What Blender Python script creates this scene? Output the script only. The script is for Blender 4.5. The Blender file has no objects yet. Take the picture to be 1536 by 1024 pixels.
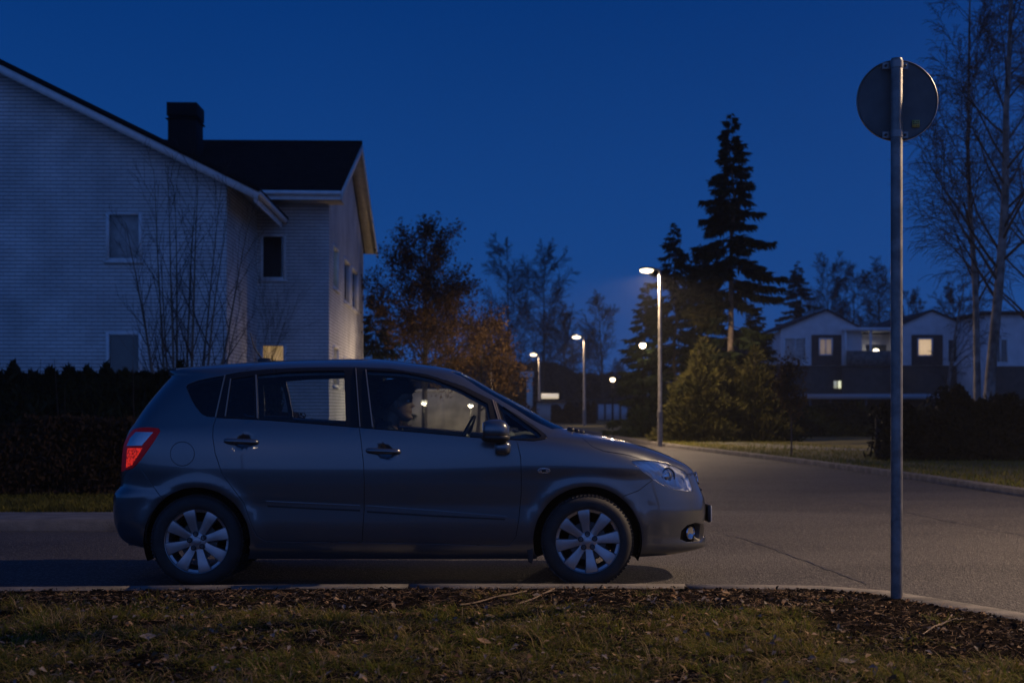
import bpy, math, random
import numpy as np
from mathutils import Vector, Matrix
from mathutils.geometry import delaunay_2d_cdt

C = bpy.context.scene.collection
R = math.radians
F, CX, HY, CH = 2133.33, 768.0, 612.0, 1.26      # focal length in photo pixels, principal column, horizon row, eye height


def at(px, py, Y):
    """the point at distance Y that a photo pixel looks at"""
    return ((px - CX) / F * Y, Y, CH - (py - HY) / F * Y)


# ---------------------------------------------------------------- mesh builder
class MB:
    def __init__(self):
        self.v, self.f, self.m, self.n = [], [], [], 0

    def add(self, verts, faces, mi=0):
        verts = np.asarray(verts, float).reshape(-1, 3)
        if isinstance(faces, np.ndarray):
            groups = [faces]
        else:
            by = {}
            for q in faces:
                by.setdefault(len(q), []).append(q)
            groups = [np.array(g, int) for g in by.values()]
        for g in groups:
            if len(g):
                self.f.append(g + self.n)
                self.m.append(np.full(len(g), mi, int))
        self.v.append(verts)
        self.n += len(verts)
        return self

    def box(self, c, s, rot=None, mi=0):
        x, y, z = s[0] / 2, s[1] / 2, s[2] / 2
        P = np.array([(-x, -y, -z), (x, -y, -z), (x, y, -z), (-x, y, -z), (-x, -y, z), (x, -y, z), (x, y, z), (-x, y, z)])
        if rot is not None:
            P = P @ np.array(rot.to_3x3()).T
        return self.add(P + np.array(c), [(0, 3, 2, 1), (4, 5, 6, 7), (0, 1, 5, 4), (1, 2, 6, 5), (2, 3, 7, 6), (3, 0, 4, 7)], mi)

    def bb(self, x0, x1, y0, y1, z0, z1, mi=0):
        return self.box(((x0 + x1) / 2, (y0 + y1) / 2, (z0 + z1) / 2), (x1 - x0, y1 - y0, z1 - z0), None, mi)

    def tube(self, pts, rad, n=10, caps=True, mi=0):
        pts = [Vector(p) for p in pts]
        if not hasattr(rad, '__len__'):
            rad = [rad] * len(pts)
        V, Fc = [], []
        t0 = (pts[1] - pts[0]).normalized()
        a = t0.orthogonal().normalized()
        for i, p in enumerate(pts):
            t = (pts[min(i + 1, len(pts) - 1)] - pts[max(i - 1, 0)]).normalized()
            a = (a - t * a.dot(t)).normalized()
            b = t.cross(a)
            for k in range(n):
                w = 2 * math.pi * k / n
                V.append(p + (a * math.cos(w) + b * math.sin(w)) * rad[i])
        for i in range(len(pts) - 1):
            for k in range(n):
                k2 = (k + 1) % n
                Fc.append((i * n + k, i * n + k2, (i + 1) * n + k2, (i + 1) * n + k))
        if caps:
            Fc.append(tuple(range(n - 1, -1, -1)))
            Fc.append(tuple(range((len(pts) - 1) * n, len(pts) * n)))
        return self.add([tuple(v) for v in V], Fc, mi)

    def lathe(self, prof, M=None, n=48, mi=0, closed=False):
        """prof: (radius, height) pairs about local Z, moved by M"""
        prof = np.array(prof, float)
        w = np.linspace(0, 2 * math.pi, n, endpoint=False)
        V = np.stack([np.outer(prof[:, 0], np.cos(w)), np.outer(prof[:, 0], np.sin(w)), np.repeat(prof[:, 1:2], n, 1)], -1).reshape(-1, 3)
        if M is not None:
            M = np.array(M)
            V = V @ M[:3, :3].T + M[:3, 3]
        k = len(prof)
        Fc = []
        for i in range(k if closed else k - 1):
            j = (i + 1) % k
            for q in range(n):
                r = (q + 1) % n
                Fc.append((i * n + q, i * n + r, j * n + r, j * n + q))
        return self.add(V, Fc, mi)

    def prism(self, poly, d0, d1, to3, mi=0):
        """extrude a 2-D polygon between depths d0 and d1; to3(a,b,d)->(x,y,z)"""
        k = len(poly)
        V = [to3(a, b, d0) for a, b in poly] + [to3(a, b, d1) for a, b in poly]
        Fc = [tuple(range(k - 1, -1, -1)), tuple(range(k, 2 * k))]
        Fc += [(i, (i + 1) % k, k + (i + 1) % k, k + i) for i in range(k)]
        return self.add(V, Fc, mi)

    def sell(self, c, s, e=(0.5, 0.5), n=(24, 14), M=None, mi=0):
        """superellipsoid, half sizes s, exponents e (1 round, small boxy)"""
        sp = lambda a, p: np.sign(a) * np.abs(a) ** p
        u = np.linspace(-math.pi, math.pi, n[0], endpoint=False)
        v = np.linspace(-math.pi / 2, math.pi / 2, n[1] + 2)[1:-1]
        uu, vv = np.meshgrid(u, v)
        P = np.stack([s[0] * sp(np.cos(vv), e[1]) * sp(np.cos(uu), e[0]), s[1] * sp(np.cos(vv), e[1]) * sp(np.sin(uu), e[0]), s[2] * sp(np.sin(vv), e[1])], -1).reshape(-1, 3)
        P = np.vstack([P, [(0, 0, -s[2]), (0, 0, s[2])]])
        if M is not None:
            P = P @ np.array(M.to_3x3()).T
        P = P + np.array(c)
        k, r = n[0], len(v)
        Fc = [(i * k + q, i * k + (q + 1) % k, (i + 1) * k + (q + 1) % k, (i + 1) * k + q) for i in range(r - 1) for q in range(k)]
        Fc += [(r * k, (q + 1) % k, q) for q in range(k)] + [(r * k + 1, (r - 1) * k + q, (r - 1) * k + (q + 1) % k) for q in range(k)]
        return self.add(P, Fc, mi)

    def segs(self, p0, p1, r0, r1, n=3, mi=0):
        """many tapered prisms at once"""
        p0, p1 = np.asarray(p0, float), np.asarray(p1, float)
        r0, r1 = np.asarray(r0, float), np.asarray(r1, float)
        if len(p0) == 0:
            return self
        t = p1 - p0
        t /= np.linalg.norm(t, axis=1, keepdims=True) + 1e-9
        ref = np.where(np.abs(t[:, 2:3]) > .8, np.array([[1., 0, 0]]), np.array([[0, 0, 1.]]))
        a = np.cross(t, ref)
        a /= np.linalg.norm(a, axis=1, keepdims=True) + 1e-9
        b = np.cross(t, a)
        w = np.arange(n) * 2 * math.pi / n
        ring = a[:, None, :] * np.cos(w)[None, :, None] + b[:, None, :] * np.sin(w)[None, :, None]
        V = np.concatenate([p0[:, None] + ring * r0[:, None, None], p1[:, None] + ring * r1[:, None, None]], 1)
        base = (np.arange(len(p0)) * 2 * n)[:, None]
        q = np.arange(n)
        q2 = (q + 1) % n
        Fc = np.stack([base + q, base + q2, base + n + q2, base + n + q], -1).reshape(-1, 4)
        return self.add(V.reshape(-1, 3), Fc, mi)

    def quads(self, c, a, b, mi=0, diamond=False):
        """many quads: centres c, half axes a and b; diamond = pointed leaves"""
        c, a, b = np.asarray(c), np.asarray(a), np.asarray(b)
        if diamond:
            V = np.stack([c - a, c - b - a * .1, c + a, c + b - a * .1], 1)
        else:
            V = np.stack([c - a - b, c + a - b, c + a + b, c - a + b], 1)
        return self.add(V.reshape(-1, 3), np.arange(len(c) * 4).reshape(-1, 4), mi)

    def build(self, name, mats, parent=None, smooth=None, bevel=0, origin=None, local=False):
        V = np.vstack(self.v) if self.v else np.zeros((0, 3))
        org = None
        if parent is not None and not local:
            org = world_loc(parent)
        elif origin is not None:
            org = np.array(origin, float)
        if org is not None:
            V = V - org
        me = bpy.data.meshes.new(name)
        lens = np.concatenate([np.full(len(g), g.shape[1]) for g in self.f])
        loops = np.concatenate([g.reshape(-1) for g in self.f])
        me.vertices.add(len(V)); me.loops.add(len(loops)); me.polygons.add(len(lens))
        me.vertices.foreach_set('co', V.reshape(-1).astype(np.float32))
        me.loops.foreach_set('vertex_index', loops.astype(np.int32))
        st = np.concatenate([[0], np.cumsum(lens)[:-1]])
        me.polygons.foreach_set('loop_start', st.astype(np.int32))
        mats = mats if isinstance(mats, (list, tuple)) else [mats]
        for m in mats:
            me.materials.append(m)
        me.polygons.foreach_set('material_index', np.concatenate(self.m).astype(np.int32))
        me.update(calc_edges=True)
        if smooth is not None:
            me.shade_smooth()
            if smooth > 0:
                me.set_sharp_from_angle(angle=R(smooth))
        o = bpy.data.objects.new(name, me)
        C.objects.link(o)
        if parent is not None:
            o.parent = parent
        elif origin is not None:
            o.location = origin
        if bevel:
            b = o.modifiers.new('bevel', 'BEVEL')
            b.width, b.segments, b.limit_method, b.angle_limit = bevel, 2, 'ANGLE', R(40)
        return o


def world_loc(o):
    p = np.array(o.location, float)
    while o.parent is not None:
        o = o.parent
        p = p + np.array(o.location, float)
    return p


def tag(o, label=None, cat=None, group=None, kind=None):
    if label: o['label'] = label
    if cat: o['category'] = cat
    if group: o['group'] = group
    if kind: o['kind'] = kind
    return o


def empty(name, loc, label=None, cat=None, group=None, rz=0):
    o = bpy.data.objects.new(name, None)
    C.objects.link(o)
    o.location = loc
    o.rotation_euler = (0, 0, rz)
    o.empty_display_size = .1
    return tag(o, label, cat, group)


def copy_tree(o, parent=None):
    c = o.copy()
    C.objects.link(c)
    c.parent = parent
    for ch in list(o.children):
        copy_tree(ch, c)
    return c


# ---------------------------------------------------------------- materials
def mat(name, col=(.5, .5, .5), rough=.6, metal=0., noise=0., nscale=8., bump=0., bscale=60., coat=0., spec=None, col2=None, emit=None, estr=0., coords='Object', detail=6., sheen=0.):
    m = bpy.data.materials.new(name)
    m.use_nodes = True
    nt = m.node_tree
    p = nt.nodes['Principled BSDF']
    p.inputs['Base Color'].default_value = (*col, 1)
    p.inputs['Roughness'].default_value = rough
    p.inputs['Metallic'].default_value = metal
    p.inputs['Coat Weight'].default_value = coat
    p.inputs['Coat Roughness'].default_value = .03
    if spec is not None:
        p.inputs['Specular IOR Level'].default_value = spec
    if emit:
        p.inputs['Emission Color'].default_value = (*emit, 1)
        p.inputs['Emission Strength'].default_value = estr
    if noise or bump or col2:
        tc = nt.nodes.new('ShaderNodeTexCoord')
    if noise or col2:
        n = nt.nodes.new('ShaderNodeTexNoise')
        n.inputs['Scale'].default_value = nscale
        n.inputs['Detail'].default_value = detail
        nt.links.new(tc.outputs[coords], n.inputs['Vector'])
        rp = nt.nodes.new('ShaderNodeValToRGB')
        c2 = col2 or tuple(c * (1 - noise) for c in col)
        c1 = col if col2 else tuple(min(1, c * (1 + noise)) for c in col)
        rp.color_ramp.elements[0].position = .35
        rp.color_ramp.elements[1].position = .65
        rp.color_ramp.elements[0].color = (*c2, 1)
        rp.color_ramp.elements[1].color = (*c1, 1)
        nt.links.new(n.outputs['Fac'], rp.inputs['Fac'])
        nt.links.new(rp.outputs['Color'], p.inputs['Base Color'])
    if bump:
        n2 = nt.nodes.new('ShaderNodeTexNoise')
        n2.inputs['Scale'].default_value = bscale
        n2.inputs['Detail'].default_value = 5
        nt.links.new(tc.outputs[coords], n2.inputs['Vector'])
        b = nt.nodes.new('ShaderNodeBump')
        b.inputs['Strength'].default_value = bump
        b.inputs['Distance'].default_value = .02
        nt.links.new(n2.outputs['Fac'], b.inputs['Height'])
        nt.links.new(b.outputs['Normal'], p.inputs['Normal'])
    return m


def glass(name, tint=(.6, .66, .66), ior=1.5, rough=0.):
    m = bpy.data.materials.new(name)
    m.use_nodes = True
    nt = m.node_tree
    nt.nodes.remove(nt.nodes['Principled BSDF'])
    out = nt.nodes['Material Output']
    t = nt.nodes.new('ShaderNodeBsdfTransparent')
    t.inputs['Color'].default_value = (*tint, 1)
    g = nt.nodes.new('ShaderNodeBsdfGlossy')
    g.inputs['Roughness'].default_value = rough
    fr = nt.nodes.new('ShaderNodeFresnel')
    fr.inputs['IOR'].default_value = ior
    mx = nt.nodes.new('ShaderNodeMixShader')
    nt.links.new(fr.outputs[0], mx.inputs[0])
    nt.links.new(t.outputs[0], mx.inputs[1])
    nt.links.new(g.outputs[0], mx.inputs[2])
    nt.links.new(mx.outputs[0], out.inputs['Surface'])
    return m


def leafmat(name, c1, c2, scale=1.5, trans=.3, rough=.7):
    """foliage: colour varies from clump to clump, a little light comes through"""
    m = mat(name, c1, rough, col2=c2, nscale=scale, detail=8, spec=.05)
    nt = m.node_tree
    p = nt.nodes['Principled BSDF']
    src = p.inputs['Base Color'].links[0].from_socket
    t = nt.nodes.new('ShaderNodeBsdfTranslucent')
    nt.links.new(src, t.inputs['Color'])
    mx = nt.nodes.new('ShaderNodeMixShader')
    mx.inputs[0].default_value = trans
    nt.links.new(p.outputs[0], mx.inputs[1])
    nt.links.new(t.outputs[0], mx.inputs[2])
    nt.links.new(mx.outputs[0], nt.nodes['Material Output'].inputs['Surface'])
    return m


def emat(name, col, s):
    return mat(name, (.8, .8, .8), .5, emit=col, estr=s)


def pchip(xk, yk):
    xk, yk = np.array(xk, float), np.array(yk, float)
    h = np.diff(xk)
    d = np.diff(yk) / h
    m = np.zeros(len(xk))
    m[0], m[-1] = d[0], d[-1]
    for i in range(1, len(xk) - 1):
        if d[i - 1] * d[i] > 0:
            w1, w2 = 2 * h[i] + h[i - 1], h[i] + 2 * h[i - 1]
            m[i] = (w1 + w2) / (w1 / d[i - 1] + w2 / d[i])

    def f(x):
        x = np.clip(x, xk[0], xk[-1])
        i = np.clip(np.searchsorted(xk, x, side='right') - 1, 0, len(h) - 1)
        t = (x - xk[i]) / h[i]
        return ((1 + 2 * t) * (1 - t) ** 2 * yk[i] + t * (1 - t) ** 2 * h[i] * m[i] + t * t * (3 - 2 * t) * yk[i + 1] + t * t * (t - 1) * h[i] * m[i + 1])
    return f


def inpoly(x, y, poly):
    poly = np.asarray(poly)
    r = np.zeros(np.shape(x), bool)
    j = len(poly) - 1
    for i in range(len(poly)):
        xi, yi = poly[i]
        xj, yj = poly[j]
        if yi != yj:
            r ^= ((yi > y) != (yj > y)) & (x < (xj - xi) * (y - yi) / (yj - yi) + xi)
        j = i
    return r


def smoothpoly(pts, n=6, closed=False):
    """Catmull-Rom through 2-D or 3-D points"""
    P = np.array(pts, float)
    k = len(P)
    out = []
    rng = range(k) if closed else range(k - 1)
    for i in rng:
        if closed:
            a, b, c, d = P[(i - 1) % k], P[i], P[(i + 1) % k], P[(i + 2) % k]
        else:
            a, b, c, d = P[max(i - 1, 0)], P[i], P[i + 1], P[min(i + 2, k - 1)]
        for t in np.linspace(0, 1, n, endpoint=False):
            out.append(.5 * (2 * b + (c - a) * t + (2 * a - 5 * b + 4 * c - d) * t * t + (3 * b - a - 3 * c + d) * t ** 3))
    if not closed:
        out.append(P[-1])
    return np.array(out)
# ================================================================= the car
YC, XC0 = 10.885, -1.1
ZT = 1.637
_hw = pchip([.19, .24, .28, .36, .47, .56, .65, .74, .82, .90, .98, 1.05, 1.11, 1.17, 1.25, 1.35, 1.45, 1.51, 1.55, 1.58, 1.605, 1.625, 1.634, 1.6371],
            [.815, .843, .856, .868, .874, .874, .879, .884, .886, .882, .874, .862, .845, .82, .785, .738, .684, .645, .598, .525, .42, .26, .12, 0.0])
_xf = pchip([.19, .215, .235, .262, .33, .50, .575, .655, .74, .785, .83, .888, .957, 1.014, 1.05, 1.078, 1.11, 1.165, 1.262, 1.394, 1.533, 1.555, 1.59, 1.615, 1.63, 1.6371],
            [1.30, 1.42, 1.462, 1.466, 1.45, 1.462, 1.45, 1.42, 1.385, 1.365, 1.32, 1.21, 1.05, .857, .68, .50, .415, .285, .12, -.13, -.385, -.46, -.67, -.85, -1.0, -1.1])
_xr = pchip([.19, .24, .28, .355, .46, .57, .63, .70, .82, .96, 1.09, 1.142, 1.233, 1.37, 1.475, 1.50, 1.54, 1.55, 1.565, 1.595, 1.62, 1.632, 1.6371],
            [-2.45, -2.68, -2.85, -2.915, -2.94, -2.945, -2.94, -2.89, -2.88, -2.865, -2.825, -2.79, -2.735, -2.635, -2.55, -2.53, -2.575, -2.55, -2.44, -2.12, -1.75, -1.4, -1.1])
_nf = pchip([.2, .75, .9, 1.05, 1.15, 1.5, 1.6, 1.64], [3.3, 3.4, 4.0, 4.6, 4.4, 4.2, 3.0, 2.6])
_nr = pchip([.2, .7, 1.1, 1.5, 1.6, 1.64], [4.6, 4.6, 5.0, 5.0, 3.2, 2.6])
W1, Z1 = .87, 1.50
WHEELS = {'rear': (-2.225, .322), 'front': (.535, .322)}


def z_of_w(w):
    w = np.asarray(w, float)
    lo = .19 + (Z1 - .19) / W1 * w
    hi = ZT - (ZT - Z1) * ((1 - np.clip(w, 0, 1)) / (1 - W1)) ** 2
    return np.where(w < W1, lo, hi)


def w_of_z(z):
    z = np.asarray(z, float)
    return np.where(z < Z1, (z - .19) / (Z1 - .19) * W1, 1 - (1 - W1) * np.sqrt(np.clip((ZT - z) / (ZT - Z1), 0, None)))


def surf(phi, w):
    """near half of the car's skin: phi 0 nose .. pi tail, w 0 sill .. 1 roof top"""
    phi, w = np.broadcast_arrays(np.asarray(phi, float), np.asarray(w, float))
    z = z_of_w(w)
    c, s = np.cos(phi), np.sin(phi)
    n = np.where(c > 0, _nf(z), _nr(z))
    r = (np.abs(c) ** n + np.abs(s) ** n + 1e-12) ** (-1 / n)
    a = np.where(c > 0, _xf(z) - XC0, XC0 - _xr(z))
    X = XC0 + a * r * c
    h = _hw(z) * r * s
    for (wx, wz) in WHEELS.values():
        d = np.hypot(X - wx, z - wz)
        h = h + .0075 * np.exp(-((d - .41) / .05) ** 2) * (s > .3)
    return np.stack([X, YC - h, z], -1)


def snormal(phi, w, e=1e-3):
    a = surf(phi + e, w) - surf(phi - e, w)
    b = surf(phi, np.clip(w + e, 0, .9995)) - surf(phi, np.clip(w - e, 0, .9985))
    n = np.cross(b, a)
    n /= np.linalg.norm(n, axis=-1, keepdims=True) + 1e-12
    flip = np.where(n[..., 1:2] > 0, -1, 1) * np.where(np.abs(n[..., 1:2]) > 1e-6, 1, 1)
    # outward on the near half is towards -Y; at the very ends keep the X side
    return n


_gp, _gw = np.meshgrid(np.linspace(.0, math.pi, 520), np.linspace(0, .985, 360))
_gP = surf(_gp, _gw)
_gN = snormal(_gp, _gw)
if (_gN[..., 1].mean() > 0):
    _sgn = -1.
else:
    _sgn = 1.
_gN = _gN * _sgn
_eye = np.array([0, 0, CH])
_vis = ((_eye - _gP) * _gN).sum(-1) > 0
_px = np.stack([CX + F * _gP[..., 0] / _gP[..., 1], HY - F * (_gP[..., 2] - CH) / _gP[..., 1]], -1)
_cand = _px[_vis]
_cphi, _cw = _gp[_vis], _gw[_vis]


def proj(P):
    return np.stack([CX + F * P[..., 0] / P[..., 1], HY - F * (P[..., 2] - CH) / P[..., 1]], -1)


def inv_px(pts):
    out = []
    for p in pts:
        i = np.argmin(((_cand - p) ** 2).sum(-1))
        q = np.array([_cphi[i], _cw[i]])
        for _ in range(5):
            p0 = proj(surf(q[0], q[1]))
            e = 1e-4
            J = np.stack([(proj(surf(q[0] + e, q[1])) - p0) / e, (proj(surf(q[0], q[1] + e)) - p0) / e], -1)
            if abs(np.linalg.det(J)) < 2e4:
                break
            d = np.linalg.solve(J, np.array(p) - p0)
            if np.abs(d).max() > .05:
                break
            q = q + d
        out.append((min(max(q[0], 0), math.pi), min(max(q[1], 0), .99)))
    return out


def inv_x(X, z):
    w = float(w_of_z(z))
    ph = np.linspace(0.02, math.pi - .02, 3000)
    xs = surf(ph, np.full_like(ph, w))[:, 0]
    return (float(ph[np.argmin(np.abs(xs - X))]), max(w, 0.))


def outline(pts, step=7.0, smooth=False, closed=True):
    """photo pixels (a, b) or raw ('s', phi, z) or ('x', X, z) -> dense (phi, w)"""
    res = []
    if smooth:
        pts = [tuple(p) for p in smoothpoly(pts, 6, closed)]
    n = len(pts)
    for i in range(n if closed else n - 1):
        a, b = pts[i], pts[(i + 1) % n]
        if len(a) == 2 and len(b) == 2:
            k = max(1, int(round(math.dist(a, b) / step)))
            seg = [(a[0] + (b[0] - a[0]) * t / k, a[1] + (b[1] - a[1]) * t / k) for t in range(k)]
            res += inv_px(seg)
        else:
            qa, qb = raw(a), raw(b)
            k = max(1, int(round(math.hypot((qa[0] - qb[0]) * 2.2, (qa[1] - qb[1]) * 1.5) / .035)))
            res += [(qa[0] + (qb[0] - qa[0]) * t / k, qa[1] + (qb[1] - qa[1]) * t / k) for t in range(k)]
    if not closed:
        res.append(raw(pts[-1]))
    return res


def raw(p):
    if len(p) == 2:
        return inv_px([p])[0]
    if p[0] == 's':
        return (p[1], max(0., float(w_of_z(p[2]))))
    return inv_x(p[1], p[2])


def ell(cx, cy, rx, ry, n=22):
    return [(cx + rx * math.cos(2 * math.pi * i / n), cy + ry * math.sin(2 * math.pi * i / n)) for i in range(n)]


def arch(wx, wz, r):
    a0 = math.asin((.19 - wz) / r)
    return [('x', wx + r * math.cos(a), max(.19, wz + r * math.sin(a))) for a in np.linspace(a0, math.pi - a0, 40)]


PI = math.pi
B_LINE = [(532, 550.5), (534.5, 590), (537, 620), (538.7, 641)]
B_LOW = [(538.7, 641), (541.5, 660), (545, 693), (546.3, 722), (546, 765), (543, 812.6)]
TOP_R = [(339, 561.5), (360, 557.5), (400, 553.2), (460, 550.8), (500, 550.3), (532, 550.5)]
TOP_F = [(532, 550.5), (586, 552.5), (640, 561), (695, 578.5), (735, 598), (770, 618), (800, 637), (817, 650), (820.5, 655), (817, 658.5), (800, 661), (774, 659.5)]
BOT_F = [(774, 659.5), (722, 656.5), (620, 647.5), (538.7, 641)]
BOT_R = [(538.7, 641), (480, 636), (400, 629.8), (324, 626)]
REAR_R = [(324, 626), (329.7, 596), (339, 561.5)]
RD_LEFT = [(324, 626), (319.6, 640), (319, 655), (322.5, 679), (333, 711), (351.4, 735), (365.9, 754.7), (376.7, 787), (385.7, 803.5), (399, 811)]
FD_RIGHT = [(763, 818), (773.6, 805.4), (778, 780), (781.8, 740), (782, 715), (781, 686), (777, 668), (774, 659.5)]
PANELS = [
    ('hole_rear', outline(arch(*WHEELS['rear'], .378))),
    ('hole_front', outline(arch(*WHEELS['front'], .383))),
    ('rear_window_fixed', outline([(347, 568.5), (379.5, 563.5), (381, 626), (338.5, 624.2)])),
    ('rear_door_glass', outline([(386, 562.5), (430, 558), (470, 556.3), (514, 555.7), (516, 557.5), (518.2, 635.8), (450, 632), (388, 628)])),
    ('front_door_glass', outline([(549, 554.8), (604, 558.3), (648, 567.5), (691, 583.6), (731, 605), (734, 620), (736.5, 640), (737, 656), (722, 655), (620, 646), (559, 641.3)])),
    ('quarter_glass', outline([(746, 603), (775, 624), (806, 646.5), (812, 653), (808, 656.5), (778, 657.2), (766, 657)])),
    ('rear_quarter_glass', outline([(279.2, 579.5), (281, 576), (297, 570.3), (320, 565.5), (336.2, 562.8), (328, 596), (321.5, 625), (311, 624.2), (303, 620.5), (293.6, 609.5), (286, 596)])),
    ('frame_rear', outline(TOP_R + B_LINE[1:] + BOT_R[1:] + REAR_R[1:-1])),
    ('frame_front', outline(TOP_F + BOT_F[1:] + B_LINE[::-1][1:-1])),
    ('windshield', outline([('s', 0, 1.112), ('s', .70, 1.112), ('s', .70, 1.53), ('s', 0, 1.53)])),
    ('headlamp', outline([(947, 691.5), (955, 690.2), (966, 690), (984, 691), (998.5, 693.7), (1015, 699.5), (1027.5, 706.6), (1034, 718), (1039.7, 736.3), (1027, 736), (1011, 733.5), (985.6, 722.2), (966, 709)])),
    ('tail_reverse', outline([(204, 647.5), (230, 648), (213, 668), (190.5, 668.5), (196, 656)])),
    ('tail_low', outline([(191.5, 672), (214, 671.5), (198.5, 697), (189.5, 701)])),
    ('tail_lamp', outline([(201, 643.5), (210.6, 641), (224, 640.6), (237.6, 642), (240, 646.5), (228.6, 664.5), (210.6, 689.7), (198, 702.5), ('s', 2.56, .80), ('s', 2.56, 1.0)])),
    ('fuel_flap', outline(ell(273.4, 680.3, 18, 18, 30))),
    ('handle_recess_rear', outline(ell(365.5, 661.5, 12.8, 10.8, 26), 3)),
    ('handle_recess_front', outline(ell(577.5, 677, 13, 11.5, 26), 3)),
    ('fog_recess', outline([(1020.5, 808), (1022.5, 796), (1031, 787.5), (1043, 784), (1055, 786), (1057.5, 793), (1054.5, 806), (1048, 811.5), (1030, 812)], 4)),
    ('rear_door', outline(RD_LEFT + [(460, 812.4)] + B_LOW[::-1] + [(536, 615), (400, 600), (330, 612)])),
    ('front_door', outline(B_LOW + [(650, 815)] + FD_RIGHT + [(770, 640), (600, 610), (536, 615)])),
    ('hood', outline([(868.5, 652.5), (889, 669.6), (905, 676), (940.5, 681.8), (966, 689.5), (990, 700), (1028, 712), (1041, 709), ('s', .16, .79), ('s', 0, .79), ('s', 0, 1.092), ('s', .60, 1.092)])),
    ('grille', outline([('s', 0, .615), ('s', .28, .63), ('s', .34, .70), ('s', .30, .765), ('s', 0, .772)])),
    ('lower_intake', outline([('s', 0, .30), ('s', .40, .305), ('s', .36, .43), ('s', 0, .45)])),
    ('front_bumper', outline([(928, 760), (935.6, 743.7), (958, 735.5), (978, 720), (1000, 712), (1030, 716), (1041.5, 709.5), ('s', .16, .79), ('s', 0, .79), ('s', 0, .19), ('x', .80, .19), ('x', .80, .30)])),
    ('rear_window', outline([('s', PI, 1.13), ('s', 2.66, 1.14), ('s', 2.66, 1.45), ('s', PI, 1.46)])),
    ('tailgate', outline([('s', PI, .715), ('s', 2.60, .715), ('s', 2.60, 1.485), ('s', PI, 1.485)])),
    ('rear_bumper', outline([('s', PI, .715), ('s', 2.60, .715), (193, 705), (206, 696), (237.6, 740), (262, 775), ('x', -2.3, .19), ('s', PI, .19)])),
]
SX, SW = 2.2, 1.5


def triangulate():
    V, E = [], []
    for _, o in PANELS:
        b = len(V)
        V += [(p[0] * SX, p[1] * SW) for p in o]
        E += [(b + i, b + (i + 1) % len(o)) for i in range(len(o))]
    ob = np.array(V)
    # frame of the domain
    ring = [(t, 0.) for t in np.linspace(0, PI, 100)] + [(PI, t) for t in np.linspace(0, .999, 45)[1:]] + [(t, .999) for t in np.linspace(PI, 0, 60)[1:]] + [(0., t) for t in np.linspace(.999, 0, 45)[1:-1]]
    b = len(V)
    V += [(p[0] * SX, p[1] * SW) for p in ring]
    E += [(b + i, b + (i + 1) % len(ring)) for i in range(len(ring))]
    g = [(u * SX, w * SW) for u in np.linspace(0, PI, 150)[1:-1] for w in np.linspace(0, .999, 72)[1:-1]]
    for nm in ('handle_recess_rear', 'handle_recess_front', 'fog_recess', 'headlamp'):
        o_ = np.array([o for n_, o in PANELS if n_ == nm][0]) * np.array([SX, SW])
        c_ = o_.mean(0)
        g += [tuple(c_ + (p - c_) * t) for t in np.linspace(.12, .9, 8) for p in o_[::2]]
    g = np.array(g)
    keep = np.ones(len(g), bool)
    for k in range(0, len(g), 400):
        d = ((g[k:k + 400, None] - ob[None]) ** 2).sum(-1).min(1)
        keep[k:k + 400] = d > .011 ** 2 if k < 150 * 72 - 800 else d > .002 ** 2
    V += [tuple(p) for p in g[keep]]
    vs, es, fs, *_ = delaunay_2d_cdt([Vector(v) for v in V], E, [], 0, 1e-5)
    vs = np.array([tuple(v) for v in vs])
    fs = np.array([f[:] for f in fs if len(f) == 3])
    cen = vs[fs].mean(1)
    lab = np.full(len(fs), -1)
    for k in range(len(PANELS) - 1, -1, -1):
        poly = [(p[0] * SX, p[1] * SW) for p in PANELS[k][1]]
        lab[inpoly(cen[:, 0], cen[:, 1], poly)] = k
    ar = np.abs(np.cross(vs[fs[:, 1]] - vs[fs[:, 0]], vs[fs[:, 2]] - vs[fs[:, 0]]))
    ok = (ar > 1e-9) & (cen[:, 0] > 0) & (cen[:, 0] < PI * SX) & (cen[:, 1] > 0)
    return vs / np.array([SX, SW]), fs[ok], lab[ok]


TV, TF, TL = triangulate()
PIDX = {n: i for i, (n, _) in enumerate(PANELS)}


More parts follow.
